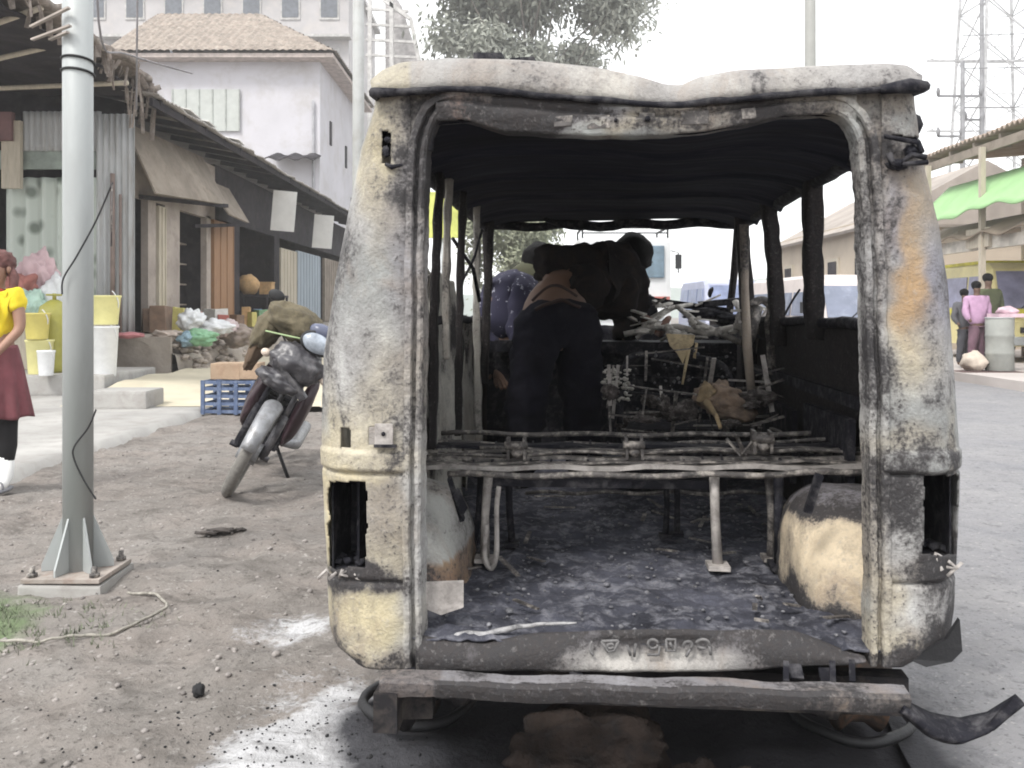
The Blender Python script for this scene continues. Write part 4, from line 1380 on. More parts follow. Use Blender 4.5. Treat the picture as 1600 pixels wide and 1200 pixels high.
# ---- schoolgirl at the left edge
def fig_girl():
    Y = 5.45
    gx = w_(-6, 600, Y).x
    root = empty('person', (gx, Y, 0))
    tag(root, 'schoolgirl in yellow blouse, red scarf, maroon skirt, black leggings and white socks', 'person')
    ro = Vector(root.location)
    q = lambda px, py, y=Y: w_(px, py, y) - ro
    top = q(6, 393).z
    M_gskin = M('brown_skin', (.30, .17, .12), .6, .12, 6, bmp=0)
    hc = Vector((.01, -.01, top - .105))
    nk = Vector((0, 0, top - .22))
    chest = Vector((0, .01, top - .34)); pel = Vector((0, .01, top - .60))
    sL, sR = Vector((-.135, 0, top - .27)), Vector((.125, 0, top - .27))
    eL, eR = Vector((-.17, -.02, top - .47)), Vector((.165, -.03, top - .47))
    wL, wR = Vector((-.07, -.15, top - .635)), Vector((.075, -.15, top - .625))
    kL, kR = Vector((-.065, 0, .38)), Vector((.065, -.01, .38))
    aL, aR = Vector((-.06, .01, .085)), Vector((.055, 0, .085))
    J = [V3(pel, .10, .075), V3(chest, .105, .08), V3(nk, .038), V3(hc + Vector((0, 0, -.05)), .055, .06), V3(hc, .070, .078), V3(hc + Vector((0, .01, .05)), .06, .066),
         V3(sL, .045), V3(eL, .033), V3(wL, .022), V3(sR, .045), V3(eR, .033), V3(wR, .022), V3(kL, .048), V3(aL, .034), V3(kR, .048), V3(aR, .034)]
    E = [(0, 1), (1, 2), (2, 3), (3, 4), (4, 5), (1, 6), (6, 7), (7, 8), (1, 9), (9, 10), (10, 11), (0, 12), (12, 13), (0, 14), (14, 15)]
    finger_set(J, E, 8, wL, (.6, -.15, -.5), (0, -.4, -.8), .065, .0075); finger_set(J, E, 11, wR, (-.5, -.15, -.6), (0, .4, .8), .065, .0075)
    for i, a in ((13, aL), (15, aR)):
        k = len(J); J.append((a.x, a.y - .10, a.z - .05, .032, .02)); E.append((i, k))
    body = skin('body', J, E, M_gskin, root, 2)
    mb = MB(); mb.blob(hc + Vector((0, -.083, -.012)), (.011, .016, .018), 2, .05, 2); mb.build('nose', M_gskin, root)
    for s in (-1, 1):
        mb = MB(); mb.blob(hc + Vector((s * .028, -.070, .012)), (.012, .008, .007), 2, 0, 2); mb.build('eye', M_hair, root)
        mb = MB(); mb.blob(hc + Vector((s * .074, 0, -.005)), (.010, .02, .028), 2, 0, 2); mb.build('ear', M_gskin, root)
    mb = MB(); mb.blob(hc + Vector((0, -.072, -.045)), (.022, .009, .006), 2, 0, 2); mb.build('mouth', M('lips', (.30, .10, .09), .6), root)
    M_rh = M('reddish_hair', (.12, .045, .04), .7, .4, 40, bmp=.01)
    mb = MB()
    mb.blob(hc + Vector((0, .030, .035)), (.090, .088, .085), 4, .12, 4, 3)
    for s in (-1, 1): mb.tube([hc + Vector((s * .06, .03, .0)), hc + Vector((s * .095, .02, -.05)), hc + Vector((s * .10, .0, -.12)), hc + Vector((s * .09, -.01, -.17))], [.03, .028, .024, .014], 10)
    mb.build('hair', M_rh, root)
    M_yel = M('yellow_cotton', (.80, .62, .03), .9, .12, 6)
    J = [V3(pel + Vector((0, 0, .03)), .118, .095), V3(chest + Vector((0, 0, -.04)), .12, .095), V3(nk + Vector((0, 0, -.05)), .075, .06), V3(sL, .066), V3(sL.lerp(eL, .55), .068), V3(sR, .066), V3(sR.lerp(eR, .55), .068)]
    skin('blouse', J, [(0, 1), (1, 2), (1, 3), (3, 4), (1, 5), (5, 6)], M_yel, root, 3, jit=.010)
    M_redc = M('red_scarf', (.35, .04, .03), .9, .15, 8)
    mb = MB(); mb.ring(nk + Vector((0, -.01, -.035)), (0, .35, 1), .060, .018, 24, 8); mb.tube([nk + Vector((.02, -.08, -.05)), nk + Vector((.045, -.115, -.12)), nk + Vector((.05, -.12, -.17))], [.02, .024, .012], 8)
    mb.build('scarf', M_redc, root)
    M_mar = M('maroon_cloth', (.17, .055, .065), .95, .3, 8)
    mb = MB()
    zt, zb = pel.z + .03, q(0, 652).z
    def sk(i, j):
        a = 2 * math.pi * i
        r = .112 + (.19 - .112) * j ** .8
        r *= 1 + .085 * j * math.cos(a * 11) + .03 * j * math.sin(a * 3)
        return (r * math.cos(a), .01 + r * .85 * math.sin(a), zt + (zb - zt) * j + .008 * math.cos(a * 5) * j)
    mb.grid(121, 22, sk)
    mb.build('skirt', M_mar, root, solid=.004)
    for k_, a_ in ((kL, aL), (kR, aR)):
        mb = MB(); mb.tube([k_ + Vector((0, .005, .14)), k_ + Vector((0, .005, 0)), k_.lerp(a_, .35) + Vector((0, .008, 0)), a_ + Vector((0, 0, .08))], [.068, .062, .060, .046], 16)
        mb.build('legging', M('black_knit', (.012, .011, .013), .95) if a_ is aL else bpy.data.materials['black_knit'], root)
        mb = MB(); mb.tube([a_ + Vector((0, 0, .13)), a_ + Vector((0, 0, .0)), a_ + Vector((0, -.05, -.035)), a_ + Vector((0, -.12, -.045))], [.052, .046, .042, .032], 16)
        mb.build('sock', M('white_sock', (.75, .75, .74), .9, .1) if a_ is aL else bpy.data.materials['white_sock'], root)
        mb = MB(); mb.blob(a_ + Vector((0, -.05, -.068)), (.045, .125, .018), 3, .03, 2); mb.ring(a_ + Vector((0, -.09, -.045)), (0, 1, .2), .038, .007, 20, 6)
        mb.build('sandal', M('grey_sandal', (.22, .22, .24), .7) if a_ is aL else bpy.data.materials['grey_sandal'], root)
fig_girl()

# ---- distant passers-by at the right
def fig_far(px, pyfoot, pytop, Y, top_c, leg_c, label, zf=.0, wide=1.0):
    p = w_(px, 600, Y)
    root = empty('person', (p.x, Y, zf))
    h = w_(px, pytop, Y).z - zf
    k = h / 1.7
    f = lambda x, y, z: Vector((x * k * wide, y * k, z * k))
    J = [V3(f(0, 0, .92), .13 * k, .1 * k), V3(f(0, 0, 1.28), .14 * k, .1 * k), V3(f(0, 0, 1.46), .05 * k), V3(f(0, -.01, 1.60), .08 * k),
         V3(f(-.09, -.03, .5), .06 * k), V3(f(-.12, 0, .08), .042 * k), V3(f(.09, .04, .5), .06 * k), V3(f(.12, .08, .08), .042 * k),
         V3(f(-.19, 0, 1.36), .05 * k), V3(f(-.24, -.02, 1.1), .04 * k), V3(f(-.18, -.15, .92), .03 * k), V3(f(.19, 0, 1.36), .05 * k), V3(f(.23, 0, 1.1), .04 * k), V3(f(.2, -.05, .85), .03 * k)]
    E = [(0, 1), (1, 2), (2, 3), (0, 4), (4, 5), (0, 6), (6, 7), (1, 8), (8, 9), (9, 10), (1, 11), (11, 12), (12, 13)]
    skin('body', J, E, M_skin, root, 2)
    J2 = [V3(f(0, 0, .82), .165 * k, .14 * k), V3(f(0, 0, 1.25), .17 * k, .13 * k), V3(f(0, 0, 1.42), .09 * k), V3(f(-.19, 0, 1.36), .08 * k), V3(f(-.24, -.02, 1.1), .065 * k), V3(f(-.19, -.12, .95), .05 * k), V3(f(.19, 0, 1.36), .08 * k), V3(f(.23, 0, 1.1), .065 * k), V3(f(.2, -.04, .9), .05 * k)]
    mname = 'cloth_' + '_'.join(str(int(c * 99)) for c in top_c)
    skin('shirt', J2, [(0, 1), (1, 2), (1, 3), (3, 4), (4, 5), (1, 6), (6, 7), (7, 8)], M(mname, top_c, .9, .3, 6), root, 2, jit=.01)
    J3 = [V3(f(0, 0, .98), .15 * k, .12 * k), V3(f(-.09, -.03, .5), .09 * k), V3(f(-.12, 0, .12), .065 * k), V3(f(.09, .04, .5), .09 * k), V3(f(.12, .08, .12), .065 * k)]
    skin('trousers', J3, [(0, 1), (1, 2), (0, 3), (3, 4)], M(mname + '_low', leg_c, .9, .3, 6), root, 2, jit=.01)
    mb = MB(); mb.blob(f(0, .015, 1.63), (.088 * k, .1 * k, .09 * k), 3, .1, 3, 1); mb.build('hair', M_hair, root)
    tag(root, label, 'person')
fig_far(1507, 568, 452, 14.9, (.10, .10, .11), (.06, .06, .07), 'slim figure in dark grey beside the right edge of the van, on the far kerb', .13)
fig_far(1526, 570, 440, 14.6, (.45, .28, .42), (.16, .09, .12), 'figure in pink and purple standing on the far kerb left of the grey drum', .13)
fig_far(1544, 566, 428, 15.2, (.07, .08, .04), (.05, .05, .06), 'figure in dark olive standing right behind the grey drum', .13)

# ------------------------------------------------------------------ motorcycle
def motorcycle():
    c = G(352, 772)
    root = empty('motorcycle', (c.x, c.y, -.01), (0, R(27), R(0)))
    root.rotation_mode = 'XYZ'
    root.rotation_euler = Euler((0, R(28), R(9)))
    tag(root, 'dark motorcycle leaning on its stand with silver front mudguard and white headlamp', 'motorcycle')
    M_sil = M('scuffed_silver', (.27, .275, .29), .4, .3, 9, (.12, .11, .10), .6, metal=.4)
    M_grp = M('grey_plastic', (.05, .048, .055), .35, .3, 6, (.3, .29, .29), .35)
    M_mrn = M('dark_maroon_paint', (.035, .018, .024), .35, .3, 5)
    M_glass = M('headlamp_glass', (.36, .40, .46), .12, .5, 14)
    M_tyre = M('dusty_tyre', (.20, .19, .175), .95, .35, 20, (.10, .095, .09), .6)
    for y, nm in ((0, 'front_wheel'), (1.27, 'rear_wheel')):
        mb = MB(); mb.ring((0, y, .30), (1, 0, 0), .265, .035, 48, 12)
        o = mb.build(nm, M_tyre, root)
        mb = MB(); mb.ring((0, y, .30), (1, 0, 0), .222, .014, 40, 8); mb.disc((0, y, .30), (1, 0, 0), .07, .12, 20)
        for k in range(18):
            a = k * math.pi / 9; s = .03 if k % 2 else -.03
            mb.tube([(s, y + .05 * math.cos(a), .30 + .05 * math.sin(a)), (0, y + .22 * math.cos(a + .2), .30 + .22 * math.sin(a + .2))], .003, 5)
        mb.build('rim', M_sil, o)
    for s in (-1, 1):
        mb = MB(); mb.tube([(s * .085, 0, .29), (s * .085, .07, .50), (s * .085, .10, .56)], [.026, .027, .024], 12); mb.tube([(s * .085, .09, .53), (s * .085, .26, .95)], .017, 10)
        mb.disc((s * .1, 0, .30), (1, 0, 0), .018, .05, 10)
        mb.build('fork_leg', M_soot if s < 0 else M_grp, root)
    mb = MB()
    def fnd(i, j):
        a = R(10) + R(150) * i
        t = (j - .5) * 2
        r = .335 - .03 * abs(t) ** 2.5
        w = .045 + .012 * math.sin(i * math.pi)
        return (t * w, r * math.cos(a) * -1, .30 + r * math.sin(a))
    mb.grid(30, 11, fnd); mb.build('front_mudguard', M_sil, root, solid=.004)
    mb = MB(); mb.blob((.0, .13, .88), (.175, .13, .12), 4, .22, 2.4, 1); mb.blob((-.05, .10, .74), (.15, .10, .06), 4, .25, 2.4, 3); mb.box((.05, .05, .76), (.20, .05, .05), rot=(.3, .5, 0), bev=.015); mb.box((-.06, .06, .86), (.16, .05, .05), rot=(.2, -.4, 0), bev=.015); mb.build('headlamp_cowl', M_grp, root, jit=.008, jf=14)
    mb = MB(); mb.blob((.05, .055, 1.05), (.098, .045, .060), 4, .04, 1); hl = mb.build('headlamp', M_glass, root)
    mb = MB(); mb.tube([(.05 + .104 * math.cos(a_ * math.pi / 12), .075 - .01 * math.sin(a_), 1.05 + .066 * math.sin(a_ * math.pi / 12)) for a_ in range(25)], .010, 6); mb.build('bezel', M_black, hl)
    mb = MB()
    for q_ in (((-.2, .3, 1.0), (-.1, .12, .93), (-.03, .2, .7)), ((.2, .3, 1.0), (.13, .1, .92), (.03, .2, .68)), ((-.15, .3, .98), (-.02, .10, 1.06), (.1, .3, .98))):
        mb.tube(smooth_path(q_, 6), .006, 6)
    mb.build('cable', M_black, root)
    mb = MB(); mb.blob((-.02, .2, 1.08), (.05, .04, .05), 3, .1, 2); mb.disc((.04, .17, 1.12), (0, -1, .3), .04, .03, 16); mb.build('gauge', M_black, root)
    mb = MB(); mb.blob((.05, .10, 1.125), (.09, .05, .05), 3, .05, 2); mb.build('visor', M('smoked_visor', (.09, .10, .15), .25, .2, 5), root)
    for s in (-1, 1):
        mb = MB(); mb.tube([(s * .11, .12, .86), (s * .17, .10, .86)], .012, 8); mb.blob((s * .20, .09, .86), (.032, .03, .026), 3, 0, 1); mb.build('indicator', M('pale_lens', (.6, .5, .42), .3) if s < 0 else bpy.data.materials['pale_lens'], root)
        mb = MB(); mb.tube([(s * .25, .36, 1.02), (s * .30, .34, 1.16)], .006, 6); mb.blob((s * .33, .33, 1.19), (.055, .015, .038), 3, 0, 1); mb.build('mirror', M_black, root)
    mb = MB(); mb.tube(smooth_path([(-.34, .42, .98), (-.22, .37, 1.02), (-.08, .30, .98), (.08, .30, .98), (.22, .37, 1.02), (.34, .42, .98)], 5), .012, 8); mb.build('handlebar', M_sil, root)
    mb = MB(); mb.blob((0, .62, .82), (.14, .26, .12), 4, .05, 2); mb.build('fuel_tank', M_mrn, root)
    mb = MB(); mb.blob((0, 1.05, .80), (.13, .36, .06), 4, .05, 2); mb.build('seat', M_black, root)
    mb = MB(); mb.box((0, .62, .42), (.26, .36, .30), bev=.03)
    for k in range(8): mb.box((0, .56, .44 + .025 * k), (.20, .18, .008))
    mb.build('engine', M_soot, root)
    mb = MB(); mb.tube([(0, .28, .90), (0, .38, .42), (0, .7, .28)], .02, 8); mb.tube([(0, .28, .9), (0, .8, .74), (0, 1.4, .78)], .018, 8)
    mb.build('frame', M_black, root)
    for s in (-1, 1):
        mb = MB(); mb.blob((s * .15, .46, .58), (.05, .14, .24), 3, .12, 2, s); mb.build('leg_shield', M_mrn, root)
        mb = MB(); mb.tube([(s * .12, 1.27, .30), (s * .14, 1.15, .70)], .025, 8); mb.build('rear_shock', M_black, root)
    mb = MB(); mb.tube([(.14, .50, .34), (.22, .95, .30), (.22, 1.5, .36)], [.02, .04, .045], 10); mb.build('exhaust', M_sil, root)
    # olive quilted muff over the near handlebar end
    M_ol = M('olive_canvas', (.13, .11, .07), .95, .4, 9, (.05, .04, .028), .7, bmp=.01)
    mb = MB(); mb.blob((-.13, .28, 1.09), (.19, .16, .11), 4, .25, 1.8, 5); mb.blob((-.28, .34, .97), (.085, .12, .15), 4, .2, 2, 8)
    mb.build('handlebar_muff', M_ol, root, jit=.02, jf=9)
    mb = MB(); mb.blob((-.28, .38, .84), (.05, .09, .17), 4, .2, 2, 11)
    mb.build('hanging_cloth', M('brown_cloth', (.11, .075, .05), .95, .3, 9), root, jit=.02, jf=9)
    mb = MB(); mb.tube(smooth_path([(-.27, .16, .97), (-.16, .13, 1.00), (-.05, .13, 1.03)], 5), .006, 6); mb.build('reflective_trim', M('pale_green_trim', (.38, .50, .26), .6), root)
    mb = MB(); mb.tube([(.10, .62, .30), (.30, .60, .12)], .012, 8); mb.build('side_stand', M_black, root)
motorcycle()
# ------------------------------------------------------------------ background: left row of shops
def corr(mb, p0, p1, z0, z1, amp=.018, pitch=.09, n=None):
    """corrugated upright sheet from p0 to p1 (xy)"""
    p0, p1 = Vector((*p0, 0)), Vector((*p1, 0))
    L = (p1 - p0).length; nrm = Vector((-(p1 - p0).y, (p1 - p0).x, 0)).normalized()
    n = max(8, int(L / pitch * 8))
    mb.grid(n, 6, lambda i, j: (p0 + (p1 - p0) * i + nrm * amp * math.cos(2 * math.pi * i * L / pitch)) + Vector((0, 0, z0 + (z1 - z0) * j)))
M_plas = M('pale_pink_plaster', (.38, .33, .295), .9, .25, 1.5, (.20, .17, .15), .6)
M_beige = M('beige_boarding', (.27, .23, .19), .9, .3, 2, (.14, .11, .09), .6)
M_corrw = M('pale_corrugated', (.42, .43, .435), .7, .2, 1.5, (.26, .24, .22), .65, stretch=(4, 4, .5))
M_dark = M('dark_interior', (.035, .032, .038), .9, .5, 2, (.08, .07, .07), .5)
M_wood = M('orange_wood', (.30, .165, .085), .7, .25, 3, (.2, .1, .05), .5, stretch=(6, 6, .6))
M_cwood = M('cream_wood', (.47, .42, .34), .8, .2, 3, (.3, .26, .2), .5, stretch=(6, 6, .6))
M_thatch = M('tattered_sheeting', (.24, .20, .175), .95, .5, 4, (.45, .41, .37), .5, bmp=.03)
M_plat = M('stone_platform', (.33, .29, .25), .95, .3, 1.4, (.2, .17, .15), .6, bmp=.03)
FX = -6.1
row = empty('shop_row', (FX, 22, 0))
tag(row, 'long row of low wooden shops on a stone platform with a sagging tin eave', 'shops')
ro = Vector(row.location)
def rel(x, y, z): return Vector((x, y, z)) - ro
def rbox(mb, x0, x1, y0, y1, z0, z1, **k):
    mb.box(((x0 + x1) / 2 - ro.x, (y0 + y1) / 2 - ro.y, (z0 + z1) / 2), (x1 - x0, y1 - y0, z1 - z0), **k)
mb = MB()
def plt(i, j):
    y = 13.4 + 21 * i
    prof_ = [(-4.9 + .35 * fn((y, 0, 0), .9), .04), (-5.0 + .3 * fn((y, 0, 0), .9), .42 + .06 * fn((y, 1, 0), 2)), (-5.35, .50), (-5.5, .66), (-5.7, .72), (-12, .73)]
    k = j * (len(prof_) - 1); a = int(min(len(prof_) - 2, k)); t = k - a
    x = prof_[a][0] + (prof_[a + 1][0] - prof_[a][0]) * t; z = prof_[a][1] + (prof_[a + 1][1] - prof_[a][1]) * t
    return rel(x, y, z) + noise.noise_vector(Vector((x, y, z)) * 2.5) * .05
mb.grid(160, 40, plt)
mb.box(rel(-8.7, 13.42, .35), (7.2, .06, .70))
mb.build('platform', M_plat, row)
mb = MB()
for (y0, y1, z0, z1) in ((13.8, 14.35, .72, 4.0), (15.02, 15.35, .72, 2.95), (15.75, 16.45, .72, 2.95), (14.35, 18.4, 2.95, 4.05), (17.9, 18.15, .72, 3.0)):
    rbox(mb, FX - .12, FX, y0, y1, z0, z1)
mb.build('front_wall', M_plas, row)
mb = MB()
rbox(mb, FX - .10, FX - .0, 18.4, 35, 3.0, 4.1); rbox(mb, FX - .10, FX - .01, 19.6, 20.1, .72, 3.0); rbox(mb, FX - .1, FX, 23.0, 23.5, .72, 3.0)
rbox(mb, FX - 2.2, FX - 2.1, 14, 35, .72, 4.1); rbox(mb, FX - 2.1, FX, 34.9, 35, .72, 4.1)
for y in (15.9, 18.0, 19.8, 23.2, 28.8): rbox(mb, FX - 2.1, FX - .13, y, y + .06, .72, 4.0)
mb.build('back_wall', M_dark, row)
for (y0, y1, z1, mt, nm, off) in ((15.38, 15.72, 2.9, M_cwood, 'door', .03), (18.2, 19.5, 2.95, M_wood, 'door', .04), (23.55, 25.3, 2.75, M_cwood, 'door', .02), (25.4, 28.4, 2.8, M('blue_grey_shutter', (.30, .35, .40), .7, .2, 3, stretch=(3, 3, .4)), 'shutter', .02), (29.0, 31.5, 2.8, M_beige, 'shutter', .03)):
    mb = MB(); rbox(mb, FX - .04, FX + off, y0, y1, .74, z1)
    d = mb.build(nm, mt, row)
    mb = MB()
    n = max(2, int((y1 - y0) / .35))
    for k in range(n + 1): rbox(mb, FX + off, FX + off + .015, y0 + (y1 - y0 - .04) * k / n, y0 + (y1 - y0 - .04) * k / n + .04, .76, z1 - .02)
    mb.build('batten', mt, d)
# beige sloping hood boards over the first doors
mb = MB()
mb.add([rel(FX + .02, 14.0, 4.05), rel(FX + .02, 17.6, 4.1), rel(FX + .55, 17.4, 3.15), rel(FX + .45, 14.2, 2.95)], [(0, 1, 2, 3)])
mb.add([rel(FX + .02, 17.7, 3.7), rel(FX + .02, 19.2, 3.7), rel(FX + .5, 19.1, 2.95), rel(FX + .5, 17.7, 3.0)], [(0, 1, 2, 3)])
mb.build('hood_board', M_beige, row, solid=.03)
for a, c in (((FX + .56, 17.4, 3.13), (FX + .05, 14.6, 2.95)), ((FX + .52, 19.1, 2.93), (FX + .06, 17.0, 2.7))):
    mb = MB(); mb.bar(rel(*a), rel(*c), .07, .07); mb.build('hood_strut', M_dark, row)
# eave: corrugated sheets with a ragged edge
def eave(i, j):
    y = 13.3 + 22 * i
    x = FX + .85 - 4.3 * j + .07 * fn((y, 3, 0), 2.3)
    z = 4.28 + .95 * j + .015 * math.cos(y * 2 * math.pi / .11) + .10 * fn((y * .5, x * .3, 0), 1.2) + (.02 * (y - 13) / 10)
    return rel(x, y, z)
mb = MB(); mb.grid(1400, 10, eave)
mb.build('tin_roof', M('weathered_tin', (.36, .34, .32), .7, .3, 2, (.16, .12, .10), .6), row, solid=.012)
mb = MB()
for k in range(22): mb.bar(rel(FX - .6, 13.6 + k, 4.50), rel(FX + .78, 13.6 + k, 4.24), .05, .09)
mb.bar(rel(FX + .74, 13.3, 4.20), rel(FX + .74, 35.2, 4.26), .05, .12)
mb.build('rafter', M_dark, row)
for y, w in ((14.9, .5), (15.7, .35), (17.4, .4)):
    mb = MB(); mb.box(rel(FX + .55, y, 4.42), (.6, w * 1.6, .015), rot=(0, .2, .1)); mb.build('white_roof_patch', M('white_sheet', (.72, .71, .69), .8, .1) if y < 15 else bpy.data.materials['white_sheet'], row, jit=.02)
for y, z in ((21.2, 3.45), (25.6, 3.35)):
    mb = MB(); mb.box(rel(FX + .70, y, z), (.55, .02, .95), rot=(0, .08, .1)); mb.build('hanging_sign_card', bpy.data.materials['white_sheet'], row)
# shelves with goods in the first opening
mb = MB()
for z in (1.2, 1.6, 2.0, 2.4): rbox(mb, FX - .9, FX - .4, 16.5, 17.9, z, z + .03)
mb.build('shelf', M_beige, row)
gcols = [M('box_cream', (.45, .40, .33)), M('box_grey', (.28, .28, .31)), M('box_rust', (.28, .12, .07)), M('box_white', (.62, .60, .58)), M('box_violet', (.16, .13, .22))]
for k in range(26):
    y = random.uniform(16.55, 17.8); z = random.choice((1.23, 1.63, 2.03, 2.43))
    h = random.uniform(.1, .26); s = random.uniform(.08, .2)
    mb = MB(); mb.box((0, 0, h / 2), (s, s, h), bev=.01)
    o = mb.build('carton', random.choice(gcols)); o.location = (FX - .62, y, z)
    tag(o, 'small carton on the shelves inside the dark shop doorway', 'box', 'cartons on the shop shelves')
# table with baskets in the dark shop
tb = empty('table', (FX + .25, 21.3, .72))
tag(tb, 'low dark wooden table in front of the shaded shop, carrying two orange bundles', 'table')
mb = MB(); mb.box((0, 0, .72), (.6, 1.9, .05)); mb.build('tabletop', M_dark, tb)
for x in (-.27, .27):
    for y in (-.9, .9):
        mb = MB(); mb.box((x, y, .35), (.05, .05, .70)); mb.build('leg', M_dark, tb)
M_bask = M('straw_orange', (.48, .30, .14), .9, .3, 12, (.6, .45, .3), .4)
p = P(388, 424, 21.0); mb = MB(); mb.blob((0, 0, .2), (.26, .26, .24), 3, .15, 2, 3); o = mb.build('sack', M_bask); o.location = (p.x, 21.0, 1.50); tag(o, 'rounded straw-coloured bundle, the larger of two on the shop table', 'sack')
p = P(410, 432, 21.2); mb = MB(); mb.box((0, 0, .15), (.30, .3, .30), bev=.02); mb.box((0, 0, .305), (.32, .32, .02)); o = mb.build('cardboard_box', M_bask); o.location = (p.x, 21.6, 1.47); tag(o, 'small square orange box right of the rounded bundle on the shop table', 'box')

# ---- nearest shop (behind the pole): corrugated fascia, patterned curtain, ragged roof
shop = empty('corner_shop', (-7.3, 13.6, 0))
tag(shop, 'nearest shop at the left with corrugated front, blotchy patterned curtain and tattered overhanging roof', 'shop')
so = Vector(shop.location)
sr_ = lambda x, y, z: Vector((x, y, z)) - so
mb = MB(); corr(mb, (P(35, 300, 13.3).x - so.x, -.3), (P(158, 300, 13.3).x - so.x, -.3), P(0, 236, 13.3).z, P(0, 174, 13.3).z)
mb.build('fascia', M_corrw, shop, solid=.006)
mb = MB(); corr(mb, (P(150, 300, 13.2).x - so.x, -.4), (P(211, 300, 13.2).x - so.x, -.4), .70, P(0, 178, 13.2).z)
mb.build('corrugated_panel', M_corrw, shop, solid=.006)
mb = MB(); mb.tube([sr_(P(176, 300, 13.1).x, 13.1, .7), sr_(P(176, 300, 13.1).x, 13.1, 3.1)], .035, 8); mb.tube([sr_(P(188, 300, 13.12).x, 13.12, .7), sr_(P(188, 300, 13.12).x, 13.12, 2.8)], .022, 8)
mb.build('drain_pipe', M('brown_pipe', (.20, .15, .13), .7), shop)
m, nt, b_ = nodes_of('blotchy_curtain')
v = coord(nt, (1, 1, 1))
vo = nt.nodes.new('ShaderNodeTexVoronoi'); vo.inputs['Scale'].default_value = 3.4; nt.links.new(v, vo.inputs['Vector'])
c = mix(nt, ramp(nt, vo.outputs['Distance'], .18, .42), (.16, .19, .16), (.50, .55, .50))
nt.links.new(c, b_.inputs['Base Color'])
mb = MB()
mb.grid(80, 20, lambda i, j: sr_(P(8, 300, 13.5).x + 1.45 * i, 13.5 + .04 * math.cos(i * 38), .75 + 2.35 * j))
mb.build('curtain', m, shop, solid=.01)
mb = MB()
mb.box(sr_(P(-30, 300, 13.6).x - .3, 13.7, 2.2), (.9, .1, 3.2)); mb.box(sr_(-9.6, 14.6, 2.9), (6.6, .08, 4.4))
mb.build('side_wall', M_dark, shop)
mb = MB(); mb.box(sr_(-7.0, 13.35, P(0, 250, 13.35).z), (2.2, .05, .28)); mb.build('lintel', M('grey_green_board', (.26, .30, .27)), shop)
mb = MB(); mb.box(sr_(P(22, 300, 13.3).x, 13.25, 3.4), (.28, .08, 1.0)); mb.build('beam', M_cwood, shop)
mb = MB(); mb.box(sr_(P(8, 300, 13.3).x, 13.2, P(0, 198, 13.2).z), (.35, .1, .42)); mb.build('sign_box', M('maroon_board', (.17, .09, .09)), shop)
def rag(i, j):
    y = 8.8 + 5.2 * i
    x = -5.30 - .05 * (y - 11) + .16 * fn((y, 0, 0), 1.7) - 5.5 * j
    z = 4.62 - .03 * (y - 11) + .35 * j + .10 * fn((x, y, 0), 1.6) + .05 * fn((x, y, 0), 5)
    return sr_(x, y, z)
mb = MB(); mb.grid(90, 60, rag)
mb.build('tattered_roof', M_thatch, shop, solid=.08)
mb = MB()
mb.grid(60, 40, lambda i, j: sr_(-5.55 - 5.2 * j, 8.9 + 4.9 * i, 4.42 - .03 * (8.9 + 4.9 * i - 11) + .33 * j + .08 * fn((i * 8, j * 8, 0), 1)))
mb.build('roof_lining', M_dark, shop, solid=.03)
mb = MB()
for k in range(60):
    y = random.uniform(9.5, 14.0); x = -5.3 - .05 * (y - 11) + random.uniform(-.25, .08)
    l = random.uniform(.1, .55) * (1.4 if y > 12.6 else .6)
    mb = MB(); mb.bar(sr_(x, y, 4.5), sr_(x + random.uniform(-.08, .08), y + random.uniform(-.05, .05), 4.5 - l), random.uniform(.02, .07), .01)
    mb.build('tatter', M_thatch, shop, jit=.04, jf=5)
for (a, c) in (((-6.8, 10.5, 4.2), (-5.35, 10.2, 4.55)), ((-7.6, 11.5, 4.1), (-5.5, 11.3, 4.5)), ((-9, 12.6, 4.15), (-5.4, 12.6, 4.3))):
    mb = MB(); mb.tube([sr_(*a), sr_(*c)], .035, 8); mb.build('roof_pole', M_cwood, shop)

# goods before the corner shop
def put(mb, name, mat, loc, lab, cat, group=None):
    o = mb.build(name, mat); o.location = loc
    return tag(o, lab, cat, group)
def vessel(prof_, seg=24):
    mb = MB(); mb.tube([(0, 0, z) for z, r in prof_], [r for z, r in prof_], seg); return mb
M_yj = M('yellow_plastic', (.58, .50, .14), .5, .15, 4)
M_pyj = M('pale_yellow_plastic', (.70, .66, .30), .5, .15, 4)
M_ylg = M('olive_yellow_paint', (.36, .34, .07), .5, .2, 4)
M_wpl = M('white_plastic', (.70, .71, .72), .5, .12, 4, (.5, .5, .52), .3)
M_pink = M('pink_cloth', (.55, .40, .42), .9, .2, 4)
# low display ledge
mb = MB(); mb.box((0, 0, .13), (2.6, 1.6, .26), bev=.03)
put(mb, 'concrete_ledge', M_conc, (P(70, 600, 11.6).x - .3, 11.9, .04), 'low concrete ledge under the buckets and gas cylinder outside the corner shop', 'ledge')
mb = MB(); mb.box((0, 0, .1), (.62, .5, .2), bev=.03)
put(mb, 'concrete_block', M_conc, (P(186, 600, 9.6).x, 9.8, .04), 'loose grey concrete block on the apron just right of the steel pole', 'block')
zt = .30
cyl = empty('gas_cylinder', (P(85, 600, 11.6).x, 11.6, zt)); tag(cyl, 'olive-yellow gas cylinder standing on the ledge left of the steel pole', 'gas cylinder')
vessel([(0, .17), (.03, .19), (.1, .2), (.72, .2), (.85, .17), (.92, .08), (.94, .04)]).build('tank', M_ylg, cyl)
mb = MB(); mb.ring((0, 0, 1.0), (0, 0, 1), .09, .014, 20, 6); mb.tube([(0, 0, .93), (0, 0, 1.02)], .025, 8); mb.build('valve_guard', M_ylg, cyl)
